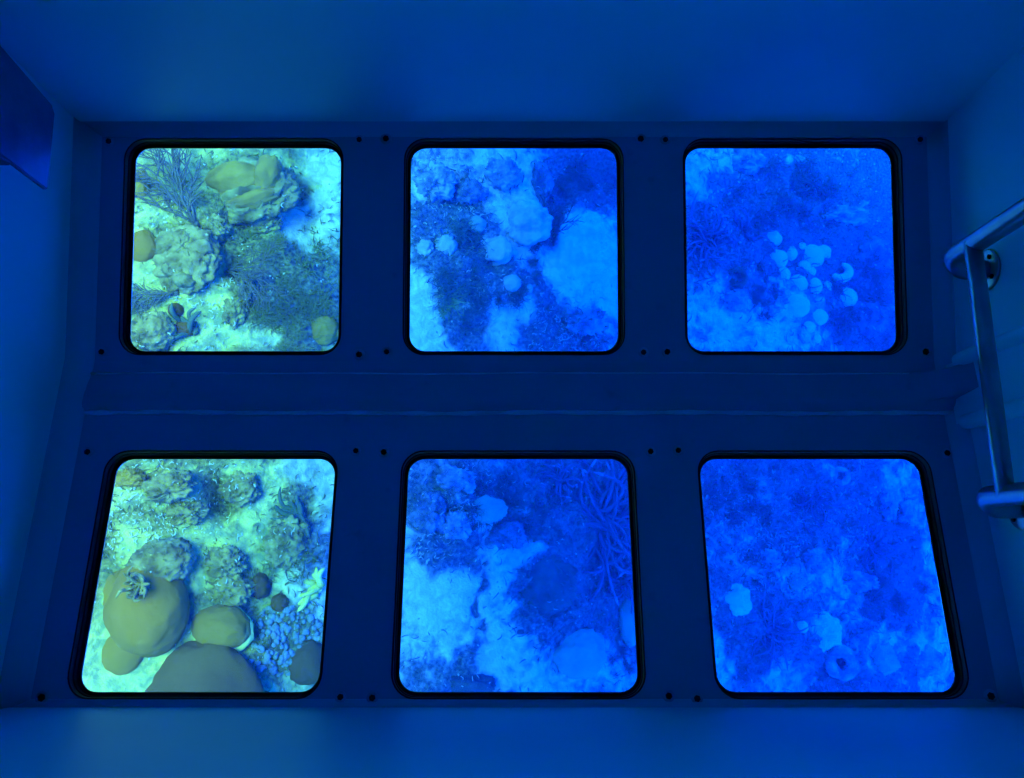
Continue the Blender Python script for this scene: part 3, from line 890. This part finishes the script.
# weed: soft clumps of thin fronds
def weed_bm(S, n, seed, flat_=0.5, w=0.05, curl=0.25, segs=6):
    rg = random.Random(seed); bm = bmesh.new()
    for k in range(n):
        a = rg.uniform(0, 2 * math.pi); out = Vector((math.cos(a), math.sin(a), 0)); side = Vector((-out.y, out.x, 0))
        ln = S * rg.uniform(0.5, 1.1); st = Vector((rg.uniform(-.35, .35), rg.uniform(-.35, .35), 0)) * S
        tip = st + out * ln * rg.uniform(0.3, 1) + Vector((0, 0, ln * rg.uniform(0.25, 1) * flat_))
        pts = bush_pts(st, tip, side * rg.uniform(-curl, curl) * ln + Vector((0, 0, 0.15 * ln)), segs)
        wd = w * S * rg.uniform(0.6, 1.3)
        tube_into(bm, pts, [wd * (1 - 0.8 * (i / (segs - 1)) ** 2) for i in range(segs)], 4, cap=False)
    return bm
WEED = {}
for key, mt in (('fine', 'weed'), ('mid', 'weed'), ('light', 'weedlight'), ('fineolive', 'weedolive'), ('midolive', 'weedolive')):
    for s_ in range(3):
        bm = weed_bm(0.16, 90 if key in ('fine', 'light', 'fineolive') else 55, 100 + s_ + len(key) * 10, 0.55, 0.017 if key in ('fine', 'light', 'fineolive') else 0.032)
        me_ = bpy.data.meshes.new('weed_clump'); bm.to_mesh(me_); bm.free(); me_.shade_smooth(); me_.materials.append(M[mt]); WEED[key, s_] = me_
wr = random.Random(77)
def weed(u, v, px, key, label, group):
    p, mpp = place(u, v)
    o = bpy.data.objects.new('weed_clump', WEED[key, wr.randrange(3)])
    COL.objects.link(o); o.location = p - Vector((0, 0, 0.01)); o.rotation_euler = (0, 0, wr.uniform(0, 6.28))
    s_ = px * mpp / 0.16; o.scale = (s_, s_, s_ * wr.uniform(0.7, 1.1))
    return tag(o, label, 'seaweed', group)
def weeds(u, v, ru, rv, n, px, key, label, group):
    for k in range(n):
        a, q = wr.uniform(0, 6.28), math.sqrt(wr.random())
        weed(u + ru * q * math.cos(a), v + rv * q * math.sin(a), px * wr.uniform(0.7, 1.25), key, label, group)
weeds(292, 315, 40, 34, 26, 17, 'fineolive', 'dark feathery weed clump in the thick patch at lower right of upper left window', 'weed clumps in upper left window')
weeds(268, 243, 30, 10, 8, 14, 'fineolive', 'dark weed clump in the strip below the folded coral', 'weed clumps under the folded coral')
weed(306, 268, 19, 'midolive', 'upright spray of dark weed at the top of the thick weed patch, upper left window', None)
weed(318, 250, 15, 'midolive', 'spray of dark weed near the right edge of upper left window', None)

# ================================================================ upper middle window (window_2)
dome('boulder', 527, 224, 24, 22, .8, M['chalk'], 'large pale boulder in the middle of upper middle window', 'rock', 51, amp=0.25, fine=0.08, subdiv=5)
dome('boulder', 497, 250, 17, 15, .8, M['chalk'], 'pale angular boulder below left of the large pale boulder', 'rock', 52, amp=0.3, fine=0.08)
dome('boulder', 446, 246, 11, 13, .8, M['chalk'], 'pale stone block in dark weed at the left of upper middle window', 'rock', 53, amp=0.3)
dome('boulder', 424, 248, 9, 9, .8, M['chalk'], 'small pale stone near the left edge of upper middle window', 'rock', 54, amp=0.3)
dome('round_stone', 511, 283, 10, 9, 1, M['chalk'], 'pale round stone in dark weed below the boulders, larger of two', 'rock', 55)
dome('round_stone', 528, 288, 5, 5, 1, M['chalk'], 'pale round stone in dark weed below the boulders, smaller of two', 'rock', 56)
dome('ball_coral', 476, 224, 10, 9, 1, M['pale'], 'small yellowish coral head left of the large pale boulder', 'coral', 57)
dome('reef_rock', 500, 175, 20, 16, .8, M['reef'], 'mottled coral rock at the top of upper middle window', 'rock', 58, amp=0.3, fine=0.12, subdiv=5)
dome('reef_rock', 432, 182, 22, 20, .7, M['reef'], 'mottled coral rock in the top left corner of upper middle window', 'rock', 59, amp=0.3, fine=0.12, subdiv=5)
dome('reef_rock', 468, 192, 18, 14, .7, M['deepweed'], 'weed-grown rock between two mottled rocks, top of upper middle window', 'rock', 60, amp=0.3, fine=0.12, subdiv=5)
dome('reef_rock', 540, 182, 12, 20, .9, M['deepweed'], 'tall weed-grown rock beside the dark hollow, upper middle window', 'rock', 61, amp=0.3, fine=0.12, subdiv=5)
dome('boulder', 585, 322, 20, 14, .8, M['reef'], 'lumpy coral rock in the bottom right corner of upper middle window', 'rock', 62, amp=0.4, fine=0.15, subdiv=5)
weeds(478, 295, 48, 30, 22, 16, 'fine', 'dark weed clump around the round stones in upper middle window', 'weed clumps in upper middle window')
weeds(463, 232, 26, 14, 8, 14, 'mid', 'dark weed clump left of the pale boulders in upper middle window', 'weed clumps left of the boulders')
weeds(570, 185, 26, 24, 8, 18, 'mid', 'dark weed clump in the shaded hollow at top right of upper middle window', 'weed clumps in the shaded hollow')
weeds(535, 262, 8, 22, 5, 12, 'mid', 'dark weed clump along the edge of the pale sand in upper middle window', 'weed clumps by the pale sand')
weed(450, 300, 24, 'light', 'yellow-green grassy weed tuft at the lower left of upper middle window', None)
weed(440, 312, 16, 'light', 'yellow-green weed tuft on pale sand, below the larger grassy tuft', None)
sea_fan('sea_fan', 545, 242, math.radians(70), 46, 'thin dark sea fan at the top edge of the pale sand in upper middle window', 12, M['fan'], 1.2, 3, 0.005)

# ================================================================ upper right window (window_3)
heads = [(772, 238, 9, 8), (778, 259, 9, 9), (791, 253, 6, 7), (812, 256, 11, 11), (823, 252, 8, 7), (798, 283, 9, 8), (815, 286, 7, 8), (845, 297, 12, 9),
         (797, 306, 12, 11), (817, 317, 10, 8), (808, 327, 7, 6), (816, 338, 5, 5), (784, 274, 6, 7), (827, 287, 5, 6), (805, 266, 6, 6), (811, 271, 5, 5), (802, 245, 4, 4)]
hl = ['pale round coral head, topmost of the cluster in upper right window', 'pale coral head on the left side of the cluster, below the topmost one', 'small pale coral head between the left and the big double head of the cluster',
      'biggest pale coral head at the upper middle of the cluster', 'pale coral head joined to the right of the biggest head', 'pale round coral head at the centre of the cluster', 'pale coral head just right of the cluster centre',
      'flat oval pale coral head at the far right of the cluster', 'broad pale coral head at the lower left of the cluster', 'pale round coral head at the lower right of the cluster', 'small pale coral head tucked under the lower right head',
      'tiny pale coral head, lowest of the cluster', 'small pale coral head on the left of the cluster centre', 'tiny pale coral head between the centre and the crescent coral', 'tiny pale coral knob under the biggest head, left one', 'tiny pale coral knob under the biggest head, right one', 'tiny pale coral knob at the top of the cluster']
for k, ((u, v, ru, rv), lb) in enumerate(zip(heads, hl)):
    dome('pale_coral', u, v, ru * 1.13, rv * 1.13, .75, M['palecyan'], lb, 'coral', 200 + k, 'pale coral heads in upper right window', amp=0.10, subdiv=3)
# crescent coral
p, mpp = place(839, 272)
bm = bmesh.new()
pts, rad = [], []
for k in range(17):
    a = math.radians(75 - 250 * k / 16)
    pts.append(Vector((math.cos(a) * 9 * mpp, math.sin(a) * 7.5 * mpp, 2.5 * mpp)))
    rad.append(4.6 * mpp * math.sin(math.pi * (0.06 + 0.88 * k / 16)) ** 0.6)
tube_into(bm, pts, rad, 12)
o = obj('crescent_coral', bm, M['palecyan']); o.location = p
tag(o, 'curled crescent of pale coral at the right of the coral head cluster', 'coral', 'pale coral heads in upper right window')
def ring_coral(name, u, v, r_px, thick, mat, label, seed):
    p, mpp = place(u, v); rg = random.Random(seed)
    bm = bmesh.new(); n = 26; rings = []
    for k in range(n):
        a = 2 * math.pi * k / n
        c = Vector((math.cos(a), math.sin(a), 0)) * r_px * mpp * (1 + 0.14 * noise.noise(Vector((math.cos(a) * 1.5 + seed, math.sin(a) * 1.5, 0))))
        t = thick * r_px * mpp * (1 + 0.3 * noise.noise(Vector((math.cos(a) * 2, math.sin(a) * 2 + seed, 3))))
        o_ = c.normalized()
        rings.append([bm.verts.new(c + (o_ * math.cos(b) + Vector((0, 0, 1)) * math.sin(b) * 1.3) * t + Vector((0, 0, t))) for b in [2 * math.pi * j / 10 for j in range(10)]])
    for a_, b_ in zip(rings, rings[1:] + rings[:1]):
        for j in range(10): bm.faces.new((a_[j], a_[(j + 1) % 10], b_[(j + 1) % 10], b_[j]))
    o = obj(name, bm, mat); o.location = p - Vector((0, 0, 0.01))
    return tag(o, label, 'coral')
ring_coral('ring_coral', 737, 278, 8, .38, M['finger'], 'small dark ring-shaped coral left of the pale head cluster in upper right window', 3)
finger_clump('soft_coral', 706, 242, 44, 40, M['soft'], 'dark drooping soft coral with pale tips at the left of upper right window', 'coral', 21, 1.0, 0.032, M['tip'], lift=(0.2, 0.7))
finger_clump('soft_coral', 742, 232, 26, 14, M['soft'], 'smaller dark soft coral beside the pale sand at the top left of upper right window', 'coral', 22, 0.9, 0.05, None)
dome('reef_rock', 743, 160, 22, 14, .7, M['reef'], 'pale mottled rock at the top left of upper right window', 'rock', 71, amp=0.3, fine=0.12, subdiv=5)
dome('reef_rock', 840, 216, 26, 10, .6, M['reef'], 'low mottled rock ledge above the pale coral head cluster', 'rock', 72, amp=0.3, fine=0.12, subdiv=5)
dome('reef_rock', 865, 318, 22, 18, .7, M['deepweed'], 'weed-grown rock at the bottom right of upper right window', 'rock', 73, amp=0.3, fine=0.12, subdiv=5)
dome('reef_rock', 872, 258, 20, 18, .7, M['deepweed'], 'weed-grown rock near the right edge of upper right window', 'rock', 74, amp=0.3, fine=0.12, subdiv=5)
dome('reef_rock', 732, 300, 16, 12, .7, M['reef'], 'mottled rock at the edge of the pale sand in upper right window', 'rock', 75, amp=0.3, fine=0.12, subdiv=5)
weeds(790, 200, 60, 36, 18, 18, 'mid', 'dark weed clump in the deep blue gap at the top of upper right window', 'weed clumps in upper right window')
weeds(860, 300, 30, 40, 12, 17, 'mid', 'dark weed clump down the right side of upper right window', 'weed clumps right of the coral heads')
weeds(765, 292, 18, 30, 8, 14, 'mid', 'dark weed clump left of the pale coral head cluster', 'weed clumps left of the coral heads')

# ================================================================ lower left window (window_4)
p, mpp = place(142, 605)
r = empty('dome_coral', p)
tag(r, 'huge smooth olive dome coral with side lobes, left half of lower left window', 'coral')
lobe('dome', 148, 608, 39, 47, 36, M['olive_smooth'], 81, 0.15, r, mpp, amp=0.06, fine=0.008, subdiv=5)
lobe('lobe', 114, 594, 20, 26, 20, M['olive_smooth'], 82, 0.1, r, mpp, amp=0.08, fine=0.01)
lobe('lobe', 116, 652, 24, 23, 18, M['olive_smooth'], 83, 0.2, r, mpp, amp=0.07, fine=0.01)
lobe('crown', 165, 562, 30, 24, 26, M['mottled'], 84, 0.1, r, mpp, amp=0.14, fine=0.07, subdiv=5)
finger_clump('finger_sponge', 154, 584, 25, 28, M['encrusted'], 'knobbly finger sponge growing on top of the huge dome coral', 'sponge', 31, 0.75, 0.075, ang=(0, 6.28), lift=(0.8, 1.3), raise_px=27)
p, mpp = place(226, 626)
r = empty('cushion_coral', p)
tag(r, 'smooth rounded brown-olive cushion coral with a pale rim, lower left window', 'coral')
lobe('cushion', 225, 626, 30, 21, 19, M['olive_smooth'], 86, -0.1, r, mpp, lift=0.045, amp=0.08, fine=0.006, subdiv=5)
lobe('rim', 225, 629, 32, 23, 10, M['rim'], 86, -0.1, r, mpp, lift=0.03, amp=0.08, fine=0.03)
dome('boulder_coral', 196, 714, 66, 74, .42, M['brown'], 'big dark brown boulder coral rising from the bottom edge of lower left window', 'coral', 87, amp=0.10, fine=0.008, subdiv=5, rot=0.25)
dome('brain_coral', 307, 663, 21, 22, .8, M['brown'], 'smooth blue-grey coral dome in the bottom right corner of lower left window', 'coral', 88, amp=0.08, fine=0.01)
dome('reef_rock', 222, 562, 22, 16, .9, M['mottled'], 'rough mottled rock right of the huge dome coral, upper of two', 'rock', 89, amp=0.3, fine=0.14, subdiv=5)
dome('reef_rock', 228, 590, 24, 15, .9, M['mottled'], 'rough mottled rock above the cushion coral, lower of two', 'rock', 90, amp=0.3, fine=0.14, subdiv=5)
dome('reef_rock', 288, 542, 22, 24, .8, M['encrusted'], 'weed-grown rock under the star-shaped soft coral in lower left window', 'rock', 91, amp=0.3, fine=0.12, subdiv=5)
dome('cone_coral', 260, 586, 11, 13, 1.5, M['brown'], 'pointed brown coral lump right of the mottled rocks in lower left window', 'coral', 92, amp=0.15)
dome('ball_coral', 279, 603, 9, 9, 1.0, M['brown'], 'small round brown coral beside the pointed lump', 'coral', 93)
dome('reef_rock', 165, 485, 28, 16, .8, M['mottled'], 'rough olive rock at the top of lower left window', 'rock', 94, amp=0.3, fine=0.14, subdiv=5)
dome('reef_rock', 182, 512, 20, 13, .8, M['mottled'], 'rough mottled rock below the olive rock in lower left window', 'rock', 95, amp=0.3, fine=0.14, subdiv=5)
dome('reef_rock', 128, 478, 16, 10, .8, M['olive'], 'olive rock in the top left corner of lower left window', 'rock', 96, amp=0.3, fine=0.14, subdiv=5)
dome('reef_rock', 240, 488, 18, 16, .8, M['mottled'], 'pale mottled rock right of the blue crevice, top of lower left window', 'rock', 97, amp=0.3, fine=0.14, subdiv=5)
finger_clump('soft_coral', 300, 514, 44, 16, M['finger'], 'star-shaped dark soft coral with stout fingers in lower left window', 'coral', 41, 1.1, 0.06, ang=(1.6, 5.2), lift=(0.1, 0.5))
finger_clump('soft_coral', 318, 588, 38, 8, M['rim'], 'pale yellow finger coral at the right edge of lower left window', 'coral', 43, 1.0, 0.085, ang=(1.4, 4.6), lift=(0.1, 0.5))
rb = random.Random(9)
KN = []
for s_ in range(4):
    bm = lump_bm(1, 1, 0.9, 300 + s_, amp=0.2, fine=0.05, subdiv=2)
    me_ = bpy.data.meshes.new('pebble_coral'); bm.to_mesh(me_); bm.free(); me_.shade_smooth(); me_.materials.append(M['reef']); KN.append(me_)
for k in range(230):
    a, q = rb.uniform(0, 6.28), math.sqrt(rb.random())
    u, v = 284 + 40 * q * math.cos(a), 640 + 36 * q * math.sin(a)
    if (u - 226) ** 2 / 900 + (v - 626) ** 2 / 420 < 1.2 or v > 688: continue
    p, mpp = place(u, v)
    o = bpy.data.objects.new('pebble_coral', KN[k % 4]); COL.objects.link(o)
    o.location = p + Vector((0, 0, 0.004)); s_ = mpp * rb.uniform(1.0, 3.8); o.scale = (s_ * rb.uniform(.8, 1.3), s_, s_ * .8); o.rotation_euler = (0, 0, rb.uniform(0, 6))
    tag(o, 'small pale coral knob in the knobbly bed right of the cushion coral', 'coral', 'pale coral knobs in lower left window')
weeds(290, 560, 24, 24, 8, 13, 'midolive', 'dark weed clump under the star-shaped soft coral', 'weed clumps in lower left window')
weeds(272, 650, 30, 26, 7, 11, 'midolive', 'dark weed clump between the pale coral knobs', 'weed clumps among the coral knobs')

# ================================================================ lower middle window (window_5)
dome('boulder', 578, 652, 28, 26, .8, M['pale'], 'rounded pale boulder at the bottom of lower middle window', 'rock', 101, amp=0.14, fine=0.03, subdiv=5)
dome('boulder', 630, 622, 14, 24, .8, M['pale'], 'tall pale boulder cut by the right edge of lower middle window', 'rock', 102, amp=0.12)
dome('reef_rock', 545, 585, 30, 28, .6, M['dark'], 'dark reef rock in the middle of lower middle window beside the pale sand', 'rock', 103, amp=0.25, fine=0.08, subdiv=5)
dome('stone', 519, 631, 6, 4, .6, M['dark'], 'single small dark stone on the pale sand of lower middle window', 'rock', 104)
dome('boulder', 486, 509, 20, 14, .8, M['pale'], 'pale yellowish coral rock near the top of lower middle window', 'rock', 105, amp=0.25, fine=0.08)
dome('reef_rock', 455, 482, 20, 15, .8, M['reef'], 'mottled green rock at the top left of lower middle window', 'rock', 106, amp=0.3, fine=0.14, subdiv=5)
dome('reef_rock', 428, 512, 18, 20, .8, M['deepweed'], 'weed-grown rock at the left edge of lower middle window', 'rock', 107, amp=0.3, fine=0.12, subdiv=5)
dome('reef_rock', 455, 525, 16, 14, .8, M['reef'], 'mottled rock just above the pale sand in lower middle window', 'rock', 108, amp=0.3, fine=0.14, subdiv=5)
dome('reef_rock', 505, 535, 20, 13, .7, M['deepweed'], 'weed-grown rock below the yellowish coral rock in lower middle window', 'rock', 109, amp=0.3, fine=0.12, subdiv=5)
dome('reef_rock', 465, 684, 30, 9, .7, M['dark'], 'low dark rock along the bottom edge of lower middle window', 'rock', 110, amp=0.25, fine=0.1)
finger_clump('soft_coral', 606, 522, 84, 64, M['soft'], 'big dark soft coral with long radiating fingers and pale tips, lower middle window', 'coral', 51, 1.1, 0.024, M['tip'], lift=(0.1, 0.45))
finger_clump('soft_coral', 622, 578, 40, 20, M['soft'], 'dark soft coral below the biggest one at the right of lower middle window', 'coral', 52, 1.0, 0.045, None, lift=(0.1, 0.5))
finger_clump('soft_coral', 560, 480, 34, 18, M['soft'], 'dark soft coral at the top of lower middle window', 'coral', 53, 1.0, 0.045, M['tip'], lift=(0.1, 0.5))
weeds(455, 505, 40, 28, 14, 14, 'mid', 'dark weed clump among the mottled rocks in lower middle window', 'weed clumps in lower middle window')
weeds(520, 510, 30, 34, 12, 15, 'mid', 'dark weed clump left of the big soft coral', 'weed clumps by the big soft coral')
weeds(610, 665, 20, 20, 7, 12, 'mid', 'dark weed clump at the bottom right of lower middle window', 'weed clumps beside the pale boulder')
weeds(540, 600, 22, 24, 7, 12, 'mid', 'dark weed clump on the dark reef rock', 'weed clumps on the dark reef rock')
weed(440, 492, 10, 'light', 'small yellow-green weed tuft at the left of lower middle window, upper one', None)
weed(447, 517, 12, 'light', 'small yellow-green weed tuft at the left of lower middle window, lower one', None)

# ================================================================ lower right window (window_6)
dome('pale_coral', 737, 601, 14, 15, .8, M['palecyan'], 'pale green coral head at the left of lower right window', 'coral', 121, amp=0.3)
dome('pale_coral', 803, 627, 6, 6, .9, M['palecyan'], 'small pale coral head left of the pale coral boulder in lower right window', 'coral', 122)
dome('pale_coral', 826, 632, 16, 18, .8, M['palecyan'], 'larger pale coral boulder right of the dark bush, lower right window', 'coral', 123, amp=0.3, subdiv=5)
ring_coral('ring_coral', 839, 662, 11, .55, M['reef'], 'pale ring-shaped coral below the pale coral boulder in lower right window', 8)
dome('boulder', 882, 660, 16, 14, .8, M['pale'], 'pale mottled coral rock in the bottom right of lower right window', 'rock', 124, amp=0.35, fine=0.12)
dome('boulder', 926, 662, 16, 14, .7, M['reef'], 'mottled rock in the bottom right corner of lower right window', 'rock', 125, amp=0.3, fine=0.12)
ring_coral('ring_coral', 840, 476, 7, .42, M['reef'], 'pale ring coral near the top of lower right window', 11)
dome('reef_rock', 886, 500, 10, 18, .7, M['reef'], 'tall pale mottled rock at the right of lower right window', 'rock', 126, amp=0.35, fine=0.12, subdiv=5)
dome('reef_rock', 906, 512, 10, 12, .7, M['reef'], 'pale mottled rock beside the tall pale one in lower right window', 'rock', 127, amp=0.35, fine=0.12, subdiv=5)
dome('reef_rock', 814, 562, 14, 12, .8, M['reef'], 'mottled rock in the middle of lower right window', 'rock', 128, amp=0.35, fine=0.14, subdiv=5)
dome('reef_rock', 855, 582, 22, 10, .7, M['reef'], 'low mottled rock ledge above the pale coral boulder', 'rock', 129, amp=0.35, fine=0.14, subdiv=5)
dome('reef_rock', 795, 582, 9, 9, .9, M['pale'], 'small pale lump above the dark bush in lower right window', 'rock', 130, amp=0.35, fine=0.14, subdiv=5)
dome('reef_rock', 770, 560, 12, 10, .8, M['reef'], 'mottled rock left of centre in lower right window', 'rock', 131, amp=0.35, fine=0.14, subdiv=5)
finger_clump('soft_coral', 767, 628, 48, 50, M['soft'], 'bushy dark soft coral radiating at the lower left of lower right window', 'coral', 61, 1.1, 0.024, None, lift=(0.1, 0.5))
finger_clump('soft_coral', 812, 500, 38, 34, M['soft'], 'dark soft coral near the top of lower right window', 'coral', 62, 1.1, 0.026, None, lift=(0.1, 0.5))
finger_clump('soft_coral', 870, 545, 38, 34, M['soft'], 'dark soft coral at the right of lower right window', 'coral', 63, 1.1, 0.026, None, lift=(0.1, 0.5))
weeds(740, 500, 34, 34, 10, 15, 'mid', 'dark weed clump at the top left of lower right window', 'weed clumps in lower right window')
weeds(890, 590, 34, 40, 12, 15, 'mid', 'dark weed clump at the right of lower right window', 'weed clumps right of the coral boulder')

# ================================================================ uncountable: turf on the rocky ground and pale rubble flecks
def scatter(name, label, cat, mat, n, accept, make, seed, rockp=0.0):
    rg = random.Random(seed); bm = bmesh.new(); c = 0; tries = 0
    while c < n and tries < n * 12:
        tries += 1
        if rg.random() < 0.5: u, v = rg.uniform(120, 905), rg.uniform(135, 360)
        else: u, v = rg.uniform(70, 960), rg.uniform(450, 700)
        p, k = flat(u, v); p.z = ground(p.x, p.y); on = False
        for (rx_, ry_, rz_, ra_, rb_, rh_) in ROCKS:
            q = ((p.x - rx_) / ra_) ** 2 + ((p.y - ry_) / rb_) ** 2
            if q < 0.95:
                z = rz_ + rh_ * math.sqrt(1 - q) - 0.012
                if z > p.z: p.z = z; on = True
        if on and (rg.random() > rockp or not accept(p, rg) and (p.x < -0.72) != (seed == 15) and seed in (5, 15)): continue
        if not on and not accept(p, rg): continue
        make(bm, p, rg, k / FPX); c += 1
    o = obj(name, bm, mat)
    return tag(o, label, cat, kind='stuff')
def turf_one(bm, p, rg, mpp):
    a = rg.uniform(0, 6.28); ln = rg.uniform(4, 11) * mpp
    out = Vector((math.cos(a), math.sin(a), 0))
    pts = bush_pts(p - Vector((0, 0, 0.005)), p + out * ln + Vector((0, 0, ln * rg.uniform(0.2, 0.8))), Vector((-out.y, out.x, 0)) * rg.uniform(-.3, .3) * ln, 4)
    w = rg.uniform(0.35, 0.75) * mpp
    tube_into(bm, pts, [w, w, w * 0.8, w * 0.3], 3, cap=False)
scatter('seaweed_turf', 'short olive seaweed strands growing over the rocky seabed under the left windows', 'seaweed', M['turfolive'], 2600, lambda p, rg: p.x < -0.72 and sandy(p.x, p.y) < rg.uniform(-0.4, 0.55), turf_one, 15, 0.5)
scatter('seaweed_turf', 'short dark seaweed strands growing over the rocky seabed under the middle and right windows', 'seaweed', M['turf'], 4600, lambda p, rg: p.x >= -0.72 and sandy(p.x, p.y) < rg.uniform(-0.4, 0.45), turf_one, 5, 0.5)
def wisp_one(bm, p, rg, mpp):
    a = rg.uniform(0, 6.28); ln = rg.uniform(2, 6) * mpp
    out = Vector((math.cos(a), math.sin(a), 0)); sd_ = Vector((-out.y, out.x, 0))
    pts = bush_pts(p + Vector((0, 0, 0.004)), p + out * ln + Vector((0, 0, ln * rg.uniform(0.1, 0.4))), sd_ * rg.uniform(-.45, .45) * ln, 5)
    w = rg.uniform(0.3, 0.75) * mpp
    tube_into(bm, pts, [w * 0.5, w, w, w * 0.8, w * 0.3], 4, cap=False)
WC = [(flat(u, v)[0], r_ * flat(u, v)[1] / FPX) for u, v, r_ in ((765, 535, 50), (735, 505, 34), (790, 560, 40), (830, 575, 34), (850, 520, 40), (140, 520, 34), (175, 500, 40), (470, 500, 34), (430, 540, 26), (440, 190, 34), (480, 200, 34), (570, 330, 40), (500, 300, 30), (200, 300, 30))]
def near_wisp(p, rg):
    for c, r_ in WC:
        d2 = ((p.x - c.x) ** 2 + (p.y - c.y) ** 2) / (r_ * r_)
        if rg.random() < math.exp(-1.4 * d2): return True
    return False
def fleck_one(bm, p, rg, mpp):
    r = rg.uniform(0.4, 1.2) * mpp
    m = bmesh.ops.create_icosphere(bm, subdivisions=1, radius=r)
    a = rg.uniform(0, 6.28); ca, sa = math.cos(a), math.sin(a)
    st = rg.uniform(1.0, 2.4)
    for v in m['verts']:
        x, y, z = v.co.x * st * rg.uniform(0.8, 1.2), v.co.y, v.co.z * 0.7
        v.co = Vector((x * ca - y * sa, x * sa + y * ca, z)) + p
scatter('coral_rubble', 'pale flecks of broken coral strewn over the seabed', 'rubble', M['chalk'], 2200, lambda p, rg: sandy(p.x, p.y) < 0.7, fleck_one, 8, 0.3)
scatter('coral_twigs', 'pale curled twigs of dead coral littering the rocky patches of the seabed', 'rubble', M['chalk'], 1800, near_wisp, wisp_one, 11, 0.12)
